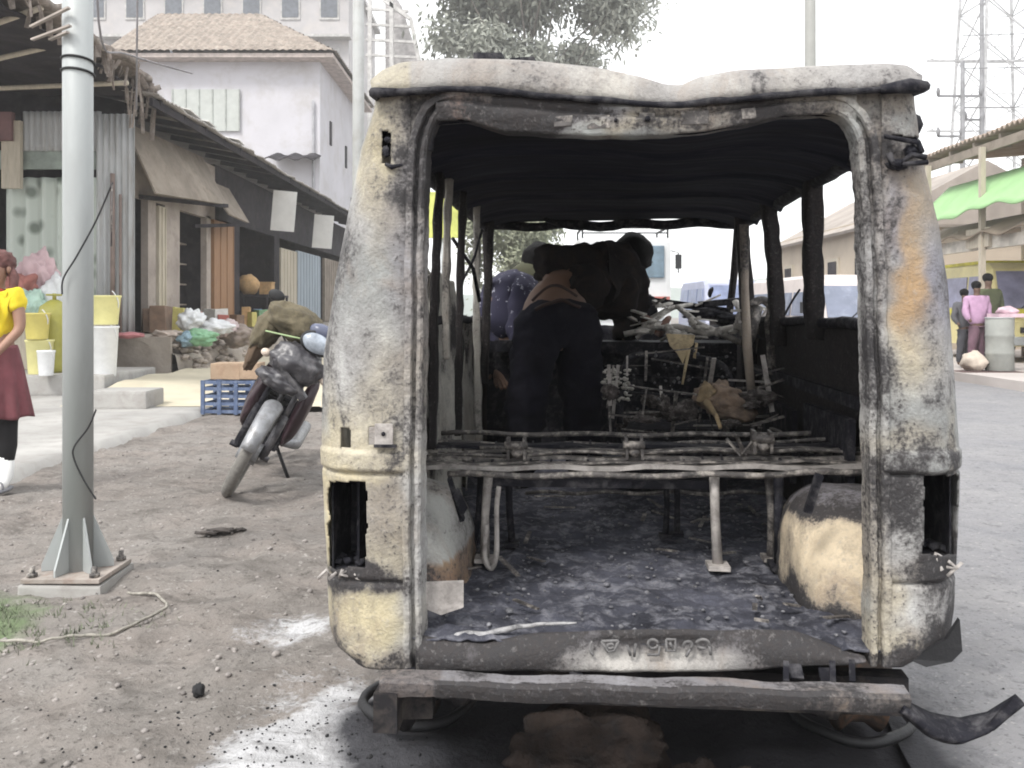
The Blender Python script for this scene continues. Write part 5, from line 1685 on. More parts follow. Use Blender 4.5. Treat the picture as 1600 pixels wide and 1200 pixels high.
def bucket(px, y, z, r, h, mat, lab, cat='bucket', name='bucket'):
    t = empty(name, (P(px, 600, y).x, y, z)); tag(t, lab, cat)
    vessel([(0, r * .8), (.01, r * .82), (h, r), (h + .01, r * 1.06), (h + .03, r * 1.06)]).build('body', mat, t)
    mb = MB(); mb.ring((0, 0, h * .9), (.3, 1, .4), r * 1.05, .007, 18, 6, 0, math.pi); mb.build('handle', M_wpl, t)
bucket(62, 11.3, zt, .16, .40, M_pyj, 'pale yellow bucket between the schoolgirl and the gas cylinder')
bucket(58, 11.2, zt + .44, .15, .30, M_yj, 'bright yellow bucket stacked on top of the pale yellow one')
bucket(72, 11.0, zt, .10, .28, M_wpl, 'small white tub at the foot of the gas cylinder')
bucket(163, 11.4, zt - .05, .17, .62, M_wpl, 'tall white tub on the ledge just right of the steel pole')
bucket(165, 11.4, zt + .62, .18, .34, M_pyj, 'pale yellow tub stacked on the tall white tub right of the pole')
for k, (px, y, z, s, mt, lab) in enumerate(((95, 12.4, 1.10, (.22, .2, .30), M_wpl, 'white plastic sack above the gas cylinder beside the steel pole'),
        (60, 12.5, 1.25, (.26, .2, .42), M_pink, 'pink cloth bundle hanging behind the schoolgirl under the curtain'),
        (48, 12.1, 1.0, (.2, .2, .25), M('mint_cloth', (.42, .58, .50), .8), 'mint green bundle right behind the shoulder of the schoolgirl'),
        (20, 12.2, 1.15, (.3, .2, .3), M('brick_red_cloth', (.33, .13, .11), .9), 'brick red cloth bundle behind the head of the schoolgirl'),
        (95, 12.2, .75, (.2, .2, .22), M('lilac_plastic', (.50, .48, .62), .6), 'lilac bag directly above the gas cylinder'))):
    mb = MB(); mb.blob((0, 0, 0), s, 5, .40, 1.7, k * 2.2); put(mb, 'cloth_bundle' if k in (1, 2, 3) else 'plastic_sack', mt, (P(px, 600, y).x, y, z + s[2] * .6), lab, 'bundle' if k in (1, 2, 3) else 'sack')
mb = MB(); mb.box((0, 0, .32), (2.3, .7, .64), bev=.02); put(mb, 'display_counter', M_cwood, (P(55, 600, 12.4).x - .2, 12.45, zt), 'cream wooden counter carrying the bundles before the curtain', 'counter')
mb = MB(); mb.blob((0, 0, .04), (.22, .15, .05), 3, .3, 2, 2); put(mb, 'red_cloth', M('dull_red_cloth', (.40, .16, .17), .9), (P(192, 600, 13.0).x + .1, 12.95, .70), 'dull red rag lying on the platform edge right of the yellow tub', 'rag')

# rubbish and rubble heap on the platform edge
k = 0
for (px, py, y, s, mt, lab) in ((298, 500, 14.6, (.20, .2, .17), M_wpl, 'white plastic bag at the top left of the rubbish heap'),
        (332, 512, 14.9, (.30, .25, .13), M_wpl, 'long white plastic bag across the middle of the rubbish heap'),
        (313, 528, 13.9, (.24, .2, .12), M('green_plastic', (.22, .42, .25), .5, .3, 5), 'green plastic bag low in the rubbish heap'),
        (293, 530, 13.8, (.14, .16, .11), M('blue_grey_plastic', (.22, .32, .38), .5, .3, 5), 'blue-grey bag left of the green one in the rubbish heap'),
        (355, 513, 15.2, (.18, .2, .15), M('pinkish_plastic', (.55, .45, .45), .6), 'pinkish bag at the right of the rubbish heap'),
        (375, 525, 15.4, (.30, .3, .17), M('brown_sack', (.28, .23, .20), .9), 'brown sack at the right end of the rubbish heap'),
        (262, 526, 13.9, (.22, .25, .10), M('dusty_rubble', (.42, .35, .30), .95), 'dusty pink lump of rubble at the left of the rubbish heap')):
    mb = MB(); mb.blob((0, 0, 0), s, 4, .45, 2.2, k * 3.3); k += 1
    p = P(px, py, y); put(mb, 'rubbish_bag' if 'bag' in lab else ('sack' if 'sack' in lab else 'rubble'), mt, p, lab, 'bag' if 'bag' in lab else ('sack' if 'sack' in lab else 'rubble'))
mb = MB()
for k in range(260):
    y = random.uniform(13.6, 16.8); x = random.uniform(-5.6, -4.4); r = random.uniform(.02, .10)
    mb.blob((x, y, .05 + .55 * max(0, min(1, (-4.7 - x) / .5)) + r * .4), (r, r * random.uniform(.6, 1.4), r * .6), 2, .5, 2, k)
tag(mb.build('rubble', M('mixed_rubble', (.36, .31, .27), .95, .5, 3, (.18, .15, .13), .5)), 'stones and broken bits spilling down the platform edge', 'rubble', kind='stuff')
# pale bank of dust before the platform
mb = MB()
mb.grid(60, 20, lambda i, j: (-4.95 + 3.0 * j, 9.8 + 14 * i, .05 + .16 * (1 - j) ** 2 * min(1, i * 9) * (1 + .3 * fn((i * 20, j * 4, 0), 1)) + (-.06 if j > .97 else 0)))
tag(mb.build('dust_bank', M('pale_yellow_dust', (.52, .47, .36), .95, .18, 1.5)), 'pale yellow dust bank along the foot of the shops', 'dust', kind='stuff')

# blue crate with cardboard on top
cr_ = G(365, 645)
crate = empty('plastic_crate', (cr_.x, cr_.y, 0.0), (0, 0, R(-4)))
tag(crate, 'blue slatted plastic crate on the dirt behind the motorcycle wheel', 'crate')
M_blue = M('faded_blue_plastic', (.075, .11, .20), .6, .3, 8, (.26, .30, .38), .45)
W_, H_ = .54, .36
mb = MB()
for z in (.03, .11, .19, .27, .34):
    mb.box((0, -.16, z), (W_, .018, .035)); mb.box((0, .16, z), (W_, .018, .035)); mb.box((-W_ / 2, 0, z), (.018, .34, .035)); mb.box((W_ / 2, 0, z), (.018, .34, .035))
for x in (-.27, -.09, .09, .27):
    for y in (-.165, .165): mb.box((x, y, .18), (.04, .024, .36))
mb.build('slats', M_blue, crate)
mb = MB(); mb.box((0, 0, .02), (.52, .32, .02)); mb.build('bottom', M_black, crate)
mb = MB(); mb.box((0, 0, .09), (.50, .30, .17), bev=.01); mb.box((0, -.152, .09), (.12, .004, .17))
put(mb, 'cardboard_box', M('brown_cardboard', (.36, .26, .18), .9, .25, 5, (.2, .12, .08), .5), (cr_.x + .05, cr_.y, .365), 'flattened brown cardboard box resting on the blue crate', 'box')

# ------------------------------------------------------------------ white house with hipped tile roof
def house_white():
    h = empty('white_house', (-11.5, 40, 0))
    tag(h, 'pale lavender-white two-storey house with hipped brown tile roof behind the shops', 'house')
    o = Vector(h.location); r_ = lambda x, y, z: Vector((x, y, z)) - o
    xr = P(500, 600, 36).x; xl = P(205, 600, 36).x; zt = P(300, 96, 36).z
    y0, y1 = 36, 44.5
    M_wh = M('lavender_white_wall', (.52, .51, .545), .9, .12, .4, (.38, .36, .35), .6, dscale=.9)
    M_wh2 = M_wh
    mb = MB(); mb.box(r_((xl + xr) / 2, (y0 + y1) / 2, zt / 2), (xr - xl, y1 - y0, zt)); mb.build('wall', M_wh, h)
    # eave slab
    mb = MB(); mb.box(r_((xl + xr) / 2, (y0 + y1) / 2, zt + .06), (xr - xl + 1.3, y1 - y0 + 1.4, .16)); mb.build('eave_board', M('pinkish_fascia', (.50, .43, .40), .8), h)
    ex0, ex1, ey0, ey1 = xl - .75, xr + .75, y0 - .8, y1 + .8
    zr = P(400, 24, 40).z; rx0, rx1 = P(330, 0, 40).x - 2.4, P(408, 0, 40).x; ry = 40
    M_tile = M('brown_roof_tiles', (.235, .195, .165), .9, .45, 3, (.40, .36, .31), .6, dscale=7)
    mb = MB()
    def slope(a, b_, c_, d_, n=120, m=40):
        a, b_, c_, d_ = map(Vector, (a, b_, c_, d_))
        L = (b_ - a).length
        nrm = (b_ - a).cross(d_ - a).normalized()
        if nrm.z < 0: nrm = -nrm
        def f(i, j):
            lo = a.lerp(b_, i); hi = d_.lerp(c_, i)
            q = lo.lerp(hi, j)
            u = (q - a).dot((b_ - a).normalized())
            return q + nrm * (.05 * abs(math.sin(u * math.pi / .30)) + .05 * ((j * 22) % 1 < .5)) 
        mb.grid(n, m, f)
    z0 = zt + .16
    slope(r_(ex0, ey0, z0), r_(ex1, ey0, z0), r_(rx1, ry, zr), r_(rx0, ry, zr), 400, 45)
    slope(r_(ex1, ey0, z0), r_(ex1, ey1, z0), r_(rx1, ry, zr), r_(rx1, ry, zr), 240, 45)
    slope(r_(ex1, ey1, z0), r_(ex0, ey1, z0), r_(rx0, ry, zr), r_(rx1, ry, zr), 60, 6)
    slope(r_(ex0, ey1, z0), r_(ex0, ey0, z0), r_(rx0, ry, zr), r_(rx0, ry, zr), 60, 6)
    mb.build('roof', M_tile, h)
    a, c = P(270, 205, 35.95), P(374, 140, 35.95)
    mb = MB(); mb.box(r_((a.x + c.x) / 2, 35.96, (a.z + c.z) / 2), (c.x - a.x, .1, c.z - a.z)); wd = mb.build('shutter', M('grey_green_shutter', (.44, .46, .44), .8, .1), h)
    mb = MB()
    for k in range(6): mb.box(r_(a.x + (c.x - a.x) * k / 5, 35.90, (a.z + c.z) / 2), (.05, .04, c.z - a.z))
    mb.build('batten', M('shutter_batten', (.36, .38, .36)), wd)
    for (y, z) in ((38, 8.6), (41.5, 8.2), (43, 6)):
        mb = MB(); mb.box(r_(xr + .02, y, z), (.08, .28, 1.0)); mb.build('window', M_dark, h)
    mb = MB(); mb.tube([r_(xr - .25, 35.9, 2), r_(xr - .25, 35.9, zt - 1.6)], .05, 8); mb.build('downpipe', M('grey_pipe', (.3, .3, .32)), h)
    # small torn canopy low on the wall
    a = P(455, 246, 35.2)
    mb = MB(); mb.grid(14, 6, lambda i, j: r_(a.x - .9 + 1.9 * i, 36 - 1.4 * j, a.z + .25 - .4 * j + .06 * math.sin(i * 17))); mb.build('canopy', M_dark, h, solid=.05)
house_white()

# ------------------------------------------------------------------ grey block and lattice frame farther back
def block(name, label, cat, x0, x1, y0, y1, z1, mat, floors, cols, roofm=None, top=None):
    h = empty(name, ((x0 + x1) / 2, y0, 0)); tag(h, label, cat)
    o = Vector(h.location); r_ = lambda x, y, z: Vector((x, y, z)) - o
    mb = MB(); mb.box(r_((x0 + x1) / 2, (y0 + y1) / 2, z1 / 2), (x1 - x0, y1 - y0, z1)); mb.build('wall', mat, h)
    fh = z1 / floors
    mf = M(name + '_frame', (.42, .41, .40)) ; mg = M(name + '_glass', (.10, .11, .13), .3)
    for f in range(floors):
        for c in range(cols):
            x = x0 + (x1 - x0) * (c + .5) / cols; z = fh * (f + .55)
            mb = MB(); mb.box(r_(x, y0 - .02, z), ((x1 - x0) / cols * .5, .12, fh * .5)); w = mb.build('window', mf, h)
            mb = MB(); mb.box(r_(x, y0 - .06, z), ((x1 - x0) / cols * .42, .1, fh * .42)); mb.build('pane', mg, w)
        mb = MB(); mb.box(r_((x0 + x1) / 2, y0 - .35, fh * (f + 1) - .1), (x1 - x0 + .4, .9, .18)); mb.build('ledge', mf, h)
    mb = MB(); mb.box(r_((x0 + x1) / 2, (y0 + y1) / 2, z1 + .15), (x1 - x0 + .8, y1 - y0 + .8, .3)); mb.build('roof', roofm or mf, h)
block('concrete_building', 'tall grey concrete building rising behind the tiled roof at top left', 'building', P(120, 0, 62).x, P(545, 0, 62).x, 62, 74, 24, M('hazy_grey_wall', (.40, .385, .39), .95, .2, .3, (.50, .46, .43), .5), 6, 7)
sc_ = empty('scaffold_frame', (P(610, 0, 50).x, 50, 0)); tag(sc_, 'pale lattice frame with a sloping side, between the white pole and the tree', 'frame')
so2 = Vector(sc_.location); r2 = lambda px, py, y=50: P(px, py, y) - so2
M_lat = M('pale_lattice', (.50, .49, .48), .8)
for a, c in (((578, -40), (578, 420)), ((612, -40), (612, 420)), ((642, 30), (655, 95)), ((600, 0), (642, 30))):
    mb = MB(); mb.bar(r2(*a), r2(*c), .22); mb.build('post', M_lat, sc_)
for py in (-10, 14, 38, 62, 86):
    mb = MB(); mb.bar(r2(572, py), r2(642 + (py - 30) * .2, py + 4), .14); mb.build('rail', M_lat, sc_)
mb = MB(); mb.add([r2(602, -30, 51), r2(628, 10, 51), r2(660, 110, 51), r2(602, 110, 51)], [(0, 1, 2, 3)]); mb.build('side_board', M('pale_grey_board', (.46, .44, .44)), sc_, solid=.1)

# ------------------------------------------------------------------ poles behind the van
for (px, Y, r, lab, mt) in ((560, 12.0, .078, 'slim white pole rising behind the left side of the van', M('white_painted_pole', (.42, .43, .425), .6, .12, 2, (.3, .29, .27), .5)), (1266, 16.0, .10, 'pale grey street pole rising behind the van roof at the right', M('pale_pole', (.27, .27, .255), .7, .1))):
    x = P(px, 60, Y).x
    t = empty('street_pole', (x, Y, 0)); tag(t, lab, 'pole')
    mb = MB(); mb.tube([(0, 0, -.02), (0, 0, 4), (0, 0, 9)], [r * 1.1, r, r * .9], 20); mb.build('shaft', mt, t)
    mb = MB(); mb.tube([(0, 0, 0), (0, 0, .3)], [r * 1.7, r * 1.5], 20); mb.build('collar', M_conc, t)
# vertical drop cable at the left
x = P(213, 100, 12.5).x
mb = MB(); mb.tube([(x, 12.5, 3.9), (x + .02, 12.5, 6), (x, 12.5, 9)], .014, 6); tag(mb.build('hanging_cable', M('grey_cable', (.22, .21, .22))), 'thin dark cable dropping to the roof of the corner shop', 'cable')
mb = MB(); mb.tube(smooth_path([(P(150, -40, 9).x, 9, 5.2), (P(158, 40, 9.5).x, 9.5, P(0, 60, 9.5).z), (P(200, 75, 11).x, 11, P(0, 85, 11).z), (P(300, 115, 14).x, 14.0, P(0, 115, 14).z)], 6), .012, 6); tag(mb.build('slack_wire', bpy.data.materials['grey_cable']), 'slack wire sagging from the steel pole over the tattered roof', 'wire')

# ------------------------------------------------------------------ trees
def tree(name, label, base, h, crown, n, leaf, mat, seed, trunk_r=.3, clumps=34):
    rnd = random.Random(seed)
    t = empty(name, base); tag(t, label, 'tree')
    M_b = bpy.data.materials.get('tree_bark') or M('tree_bark', (.22, .20, .18), .95, .4, 3)
    mb = MB()
    cx, cy, cz, rx, ry, rz = crown
    mb.tube([(0, 0, -.1), (.05, 0, h * .3), (cx * .4, 0, h * .6), (cx * .8, 0, cz)], [trunk_r, trunk_r * .8, trunk_r * .55, trunk_r * .25], 12)
    cl = []
    for k in range(clumps):
        while True:
            d = Vector((rnd.uniform(-1, 1), rnd.uniform(-1, 1), rnd.uniform(-1, 1)))
            if d.length < 1: break
        d = d * (.5 + .5 * d.length)
        c_ = Vector((cx + d.x * rx, cy + d.y * ry, cz + d.z * rz))
        cl.append((c_, rnd.uniform(.16, .30)))
        if k % 2 == 0:
            s = Vector((cx * .6, 0, h * .45 + (cz - h * .45) * rnd.random()))
            mb.tube([s, s.lerp(c_, .5) + Vector((0, 0, .2)), c_], [trunk_r * .25, trunk_r * .14, trunk_r * .05], 6)
    mb.build('trunk', M_b, t)
    vs, fs = [], []
    for k in range(n):
        c_, s = cl[rnd.randrange(len(cl))]
        d = Vector((rnd.gauss(0, 1), rnd.gauss(0, 1), rnd.gauss(0, 1))) * .55
        p = c_ + Vector((d.x * rx * s, d.y * ry * s, d.z * rz * s * .8))
        p.z -= abs(rnd.gauss(0, .35)) * rz * s * .9     # drooping sprays
        a = Vector((rnd.uniform(-1, 1), rnd.uniform(-1, 1), rnd.uniform(-1.6, .4))).normalized()
        b2 = a.orthogonal().normalized()
        l = leaf * rnd.uniform(.6, 1.4)
        i = len(vs)
        vs += [p, p + a * l * .5 + b2 * l * .22, p + a * l, p + a * l * .5 - b2 * l * .22]
        fs.append((i, i + 1, i + 2, i + 3))
    m2 = MB(); m2.add(vs, fs); m2.build('crown', mat, t)
M_leaf = M('grey_green_leaves', (.33, .345, .30), .8, .4, .35, (.42, .43, .38), .6, bmp=0)
M_leaf2 = M('pale_olive_leaves', (.22, .235, .16), .8, .4, .8, (.34, .34, .26), .6, bmp=0)
bp_ = P(820, 20, 45)
tree('large_tree', 'tall loose grey-green tree behind the van roof', (bp_.x, 45, 0), 16, (0.4, 0, 17.4, 5.3, 4, 4.6), 42000, .36, M_leaf, 5, .30, 70)
bp_ = P(812, 420, 26)
tree('roadside_tree', 'pale olive leafy tree seen through the windscreen opening behind the stooping man', (bp_.x, 26, 0), 3.5, (0, 0, 2.9, 1.7, 1.3, 2.1), 16000, .15, M_leaf2, 9, .12, 36)

# ------------------------------------------------------------------ vehicles ahead
M_vglass = M('dusty_glass', (.17, .19, .25), .25, .3, 1.5, (.33, .35, .42), .5)
def microbus(loc, yaw, col, label, glass=None, stripe=None, name='microbus', cat='van', W=1.5, H=1.75, Ln=3.4):
    t = empty(name, loc, (0, 0, yaw)); tag(t, label, cat)
    mcol = M(label.split()[0] + '_' + name + '_paint', col, .4, .12, 2, tuple(c * .7 for c in col), .4)
    g_ = glass or M_vglass
    prof_ = [(-.0, .30), (.02, .75), (.10, .95), (.42, H - .12), (.62, H), (Ln - .2, H), (Ln - .03, H - .15), (Ln, .95), (Ln, .30)]
    bm = bmesh.new()
    n = len(prof_)
    rings = []
    for x, k in ((-W / 2, .0), (-W / 2 + .09, .0), (W / 2 - .09, .0), (W / 2, .0)):
        r = []
        for (y, z) in prof_:
            xx = x * (1 - .10 * max(0, z - .95) / (H - .95))
            inset = .05 if abs(x) > W / 2 - .01 else 0
            yy = y + inset * (1 if y < Ln / 2 else -1); zz = z - inset * (1 if z > H - .2 else 0)
            r.append(bm.verts.new((xx, yy, zz)))
        rings.append(r)
    for a, b2 in zip(rings, rings[1:]):
        for i in range(n):
            bm.faces.new((a[i], a[(i + 1) % n], b2[(i + 1) % n], b2[i]))
    bm.faces.new(rings[0]); bm.faces.new(rings[-1][::-1])
    bmesh.ops.recalc_face_normals(bm, faces=bm.faces)
    me = bpy.data.meshes.new('body'); bm.to_mesh(me); bm.free(); me.materials.append(mcol)
    link(bpy.data.objects.new('body', me), t)
    def quad(nm, pts, mt, par=t, th=.02):
        mb = MB(); mb.add(pts, [(0, 1, 2, 3)]); return mb.build(nm, mt, par, solid=th)
    w0 = W / 2 - .14
    quad('windscreen', [(-w0, .105, 1.0), (w0, .105, 1.0), (w0 * .93, .385, H - .17), (-w0 * .93, .385, H - .17)], g_)
    for s in (-1, 1):
        xa = s * (W / 2 + .004)
        for y0, y1 in ((.45, 1.15), (1.25, 2.2), (2.3, 3.1)):
            xt = s * (W / 2 * .925 + .008)
            quad('side_window', [(xa * .995, y0, 1.02), (xa * .995, y1, 1.02), (xt, y1, H - .25), (xt, y0 + (.12 if y0 < .5 else 0), H - .25)], g_)
        for y in (.55, Ln - .6):
            mb = MB(); mb.disc((s * (W / 2 - .09), y, .28), (1, 0, 0), .28, .2, 26); wv = mb.build('wheel', M_black, t)
            mb = MB(); mb.disc((s * (W / 2 + .0), y, .28), (1, 0, 0), .16, .06, 20); mb.build('hub_cap', M_galv, wv)
        mb = MB(); mb.blob((s * (W / 2 - .22), .0, .70), (.12, .035, .075), 3, 0, 1); mb.build('headlight', M_wpl, t)
        mb = MB(); mb.tube([(s * W / 2, .3, 1.1), (s * (W / 2 + .12), .25, 1.12)], .012, 6); mb.box((s * (W / 2 + .15), .25, 1.14), (.10, .04, .16), bev=.01); mb.build('mirror', M_black, t)
    mb = MB(); mb.box((0, -.03, .40), (W - .05, .10, .16), bev=.03); mb.build('bumper', M_galv, t)
    mb = MB(); mb.box((0, .005, .60), (W * .45, .05, .10)); mb.build('grille', M_black, t)
    mb = MB(); mb.tube([(-.3, .08, 1.0), (-.05, .20, 1.18)], .008, 5); mb.tube([(.15, .08, 1.0), (.4, .20, 1.18)], .008, 5); mb.build('wiper', M_black, t)
    if stripe:
        mb = MB(); mb.box((0, Ln / 2, .92), (W + .02, Ln + .03, .12)); mb.build('stripe', stripe, t)
        mb = MB(); mb.box((0, Ln / 2 + .25, H + .02), (W * .84, Ln - 1.0, .06)); mb.build('roof_panel', stripe, t)
    return t
p = P(1368, 500, 12.5)
microbus((p.x, 12.5, 0), R(3), (.58, .52, .50), 'pinkish white microbus facing the camera on the road, seen through the right window openings', W=1.55, H=1.62)
p = P(1150, 500, 24)
microbus((p.x, 24, 0), R(2), (.38, .40, .52), 'lavender blue microbus farther down the road, seen through the windscreen opening', M('blue_glass', (.20, .24, .38), .3), W=1.6, H=1.95)
p = P(1600, 500, 16.2)
microbus((9.62, 16.3, .14), R(-3), (.70, .62, .30), 'yellow and white microbus parked at the right edge behind the grey drum', M('violet_glass', (.25, .25, .36), .3), M('yellow_paint', (.66, .60, .05), .5), W=1.6, H=1.86)

def truck():
    Y = 20
    x0, x1 = P(905, 0, Y).x, P(1050, 0, Y).x
    W = x1 - x0
    t = empty('truck', ((x0 + x1) / 2, Y, 0)); tag(t, 'white truck with blue-grey windscreen and roof rack, facing the camera beyond the van', 'truck')
    M_tw = M('white_truck_paint', (.60, .61, .62), .5, .1, 2)
    Ht = P(0, 362, Y).z - .12
    mb = MB(); mb.box((0, .9, (Ht + .6) / 2), (W, 1.7, Ht - .6), bev=.10); mb.build('cab', M_tw, t)
    mb = MB(); mb.box((0, .02, Ht - .55), (W - .34, .08, .72), bev=.03); ws = mb.build('windscreen', M('teal_glass', (.13, .19, .24), .25), t)
    mb = MB(); mb.bar((-.5, -.04, Ht - .88), (-.1, -.04, Ht - .55), .02); mb.bar((.2, -.04, Ht - .88), (.6, -.04, Ht - .55), .02); mb.build('wiper', M_black, ws)
    mb = MB()
    for x in (-W / 2 + .08, W / 2 - .08): mb.bar((x, .1, Ht - .02), (x, .1, Ht + .22), .04); mb.bar((x, 1.6, Ht - .02), (x, 1.6, Ht + .22), .04); mb.bar((x, .1, Ht + .22), (x, 1.6, Ht + .22), .04)
    mb.bar((-W / 2 + .08, .1, Ht + .22), (W / 2 - .08, .1, Ht + .22), .045); mb.bar((-W / 2 + .08, .1, Ht + .10), (W / 2 - .08, .1, Ht + .10), .03)
    mb.build('roof_rack', M_black, t)
    mb = MB(); mb.box((0, 3.6, 1.5), (W + .06, 3.6, 1.6)); mb.build('cargo_body', M('faded_blue_cargo', (.35, .42, .48)), t)
    mb = MB(); mb.box((0, -.05, .62), (W, .2, .30), bev=.03); mb.build('bumper', M_galv, t)
    mb = MB(); mb.box((0, .02, 1.05), (W * .6, .06, .25)); mb.build('grille', M_black, t)
    mb = MB(); mb.box((0, .01, 1.35), (W * .95, .06, .12)); mb.build('red_stripe', M('red_paint', (.42, .14, .12)), t)
    for s in (-1, 1):
        mb = MB(); mb.disc((s * (W / 2 - .32), -.02, 1.02), (0, 1, 0), .11, .06, 20); mb.build('headlight', M_wpl, t)
        mb = MB(); mb.tube([(s * W / 2, .1, Ht - .3), (s * (W / 2 + .14), .0, Ht - .35), (s * (W / 2 + .14), .0, Ht - .8)], .015, 6); mb.box((s * (W / 2 + .14), -.02, Ht - .55), (.14, .04, .32), bev=.01); mb.build('mirror', M_black, t)
        for y in (.8, 4.2):
            mb = MB(); mb.disc((s * (W / 2 - .15), y, .45), (1, 0, 0), .45, .26, 28); mb.build('wheel', M_black, t)
truck()

# ------------------------------------------------------------------ right side of the street
kb = MB()
kb.box((12.6, 20, .06), (11.4, 60, .16)); 
tag(kb.build('sidewalk', M('pale_sidewalk', (.46, .42, .40), .9, .15, 1)), kind='structure')
mb = MB(); mb.box((0, 0, .06), (.95, .5, .13), bev=.01); mb.box((0, .0, .14), (1.0, .56, .025))
p = G(1552, 596); put(mb, 'kerb_slab', M('dark_red_slab', (.10, .06, .055), .9), (p.x, p.y + .2, -.01), 'dark reddish slab at the road edge below the grey drum', 'slab')
dr = empty('drum', (P(1562, 600, 14.2).x, 14.2, .14)); tag(dr, 'grey metal drum on the far kerb before the yellow microbus', 'drum')
vessel([(0, .20), (.02, .21), (.26, .205), (.28, .215), (.30, .205), (.54, .205), (.56, .215), (.58, .205), (.82, .21), (.84, .2)]).build('barrel', M('grey_drum_paint', (.30, .31, .29), .6, .2), dr)
mb = MB(); mb.ring((0, 0, .84), (0, 0, 1), .205, .014, 26, 6); mb.build('rim', M_galv, dr)
mb = MB(); mb.box((0, 0, .03), (.42, .36, .06)); mb.blob((.02, 0, .10), (.17, .14, .07), 3, .3, 2, 3); put(mb, 'pink_bundle', M('pale_pink_plastic', (.60, .44, .50), .7), (P(1572, 600, 14.2).x, 14.2, .99), 'pink bundle lying on top of the grey drum', 'bundle')
mb = MB(); mb.blob((0, 0, .14), (.20, .2, .16), 3, .3, 2, 3); put(mb, 'sack', M('cream_sack', (.60, .52, .44), .9), (P(1524, 600, 14.2).x, 14.25, .14), 'cream sack on the kerb at the feet of the pink figure', 'sack')

def right_shop():
    h = empty('market_building', (9.6, 16, 0)); tag(h, 'low shop at the right with rusty corrugated roof, bright green awning and pink wall', 'shop')
    o = Vector(h.location); r_ = lambda x, y, z: Vector((x, y, z)) - o
    mb = MB(); mb.box(r_(13.4, 15.5, 2.1), (6, 5.6, 4.2)); mb.build('wall', M('pink_cream_wall', (.52, .45, .42), .9, .12, 1), h)
    mb = MB()
    mb.grid(420, 12, lambda i, j: r_(8.55 + 7 * j, 11 + 8.0 * i, 4.28 + .45 * j + .03 * math.cos(i * 8 * 2 * math.pi / .16) + .08 * fn((i * 10, j * 3, 0), 1)))
    mb.build('rusty_roof', M('rusty_corrugated', (.30, .235, .19), .9, .35, 1.5, (.44, .38, .33), .6, stretch=(.4, 4, 1)), h, solid=.03)
    mb = MB()
    for k in range(9): mb.bar(r_(8.6, 11.3 + k * .9, 4.16), r_(9.3, 11.3 + k * .9, 4.2), .07, .12)
    mb.bar(r_(8.62, 11, 4.05), r_(8.62, 19, 4.05), .06, .16)
    mb.build('rafter', M_beige, h)
    mb = MB(); mb.grid(60, 8, lambda i, j: r_(8.98 - .75 * j, 11 + 7.4 * i, 3.62 - .75 * j + (.03 * math.sin(i * 47) + .05 * math.sin(i * 13)) * j)); mb.build('green_awning', M('bright_green_tarp', (.30, .50, .24), .7, .12, 2), h, solid=.02)
    mb = MB(); mb.grid(60, 6, lambda i, j: r_(8.97 - .55 * j, 11 + 7.6 * i, 2.78 - .32 * j + .05 * math.sin(i * 40) * j)); mb.build('brown_awning', M('brown_tarp', (.26, .21, .16), .9, .3, 2), h, solid=.03)
    mb = MB(); mb.box(r_(8.62, 15, 2.32), (.1, 7.4, .22)); mb.build('white_beam', M('cream_beam', (.58, .54, .48)), h)
    mb = MB(); mb.box(r_(8.54, 16.4, 2.42), (.06, .8, .35)); mb.build('sign_board', M_cwood, h)
    mb = MB(); mb.box(r_(10.37, 15.0, 1.5), (.06, 5.0, 2.2)); mb.build('shop_opening', M('lilac_shade', (.40, .38, .40), .9, .3, 1), h)
    for y in (12, 14, 16.2, 18.3):
        mb = MB(); mb.box(r_(8.5, y, 2.05), (.09, .09, 4.0)); mb.build('post', M_cwood, h)
right_shop()
def far_house():
    h = empty('cream_house', (11, 22, 0)); tag(h, 'cream house with grey pitched roof, seen through the rear right window opening', 'house')
    o = Vector(h.location); r_ = lambda x, y, z: Vector((x, y, z)) - o
    mb = MB(); mb.box(r_(11.5, 26, 1.7), (5, 8, 3.4)); mb.build('wall', M('sandy_wall', (.48, .41, .33), .9, .15, 1), h)
    mb = MB(); mb.add([r_(8.7, 21.7, 3.15), r_(8.7, 30.4, 3.15), r_(11.5, 30.4, 4.7), r_(11.5, 21.7, 4.7), r_(14.3, 21.7, 3.15), r_(14.3, 30.4, 3.15)], [(0, 1, 2, 3), (3, 2, 5, 4), (0, 3, 4)]); mb.build('roof', M('grey_brown_roof', (.33, .29, .26), .9, .3, 1), h, solid=.08)
    for y in (23, 25, 27, 29):
        mb = MB(); mb.box(r_(8.98, y, 2.0), (.08, .8, 1.1)); w = mb.build('window', M_cwood, h); mb = MB(); mb.box(r_(8.95, y, 2.0), (.08, .6, .9)); mb.build('pane', M_dark, w)
    mb = MB(); mb.box(r_(9.8, 21.95, 1.9), (.8, .1, 1.2)); mb.build('window', M_dark, h)
far_house()

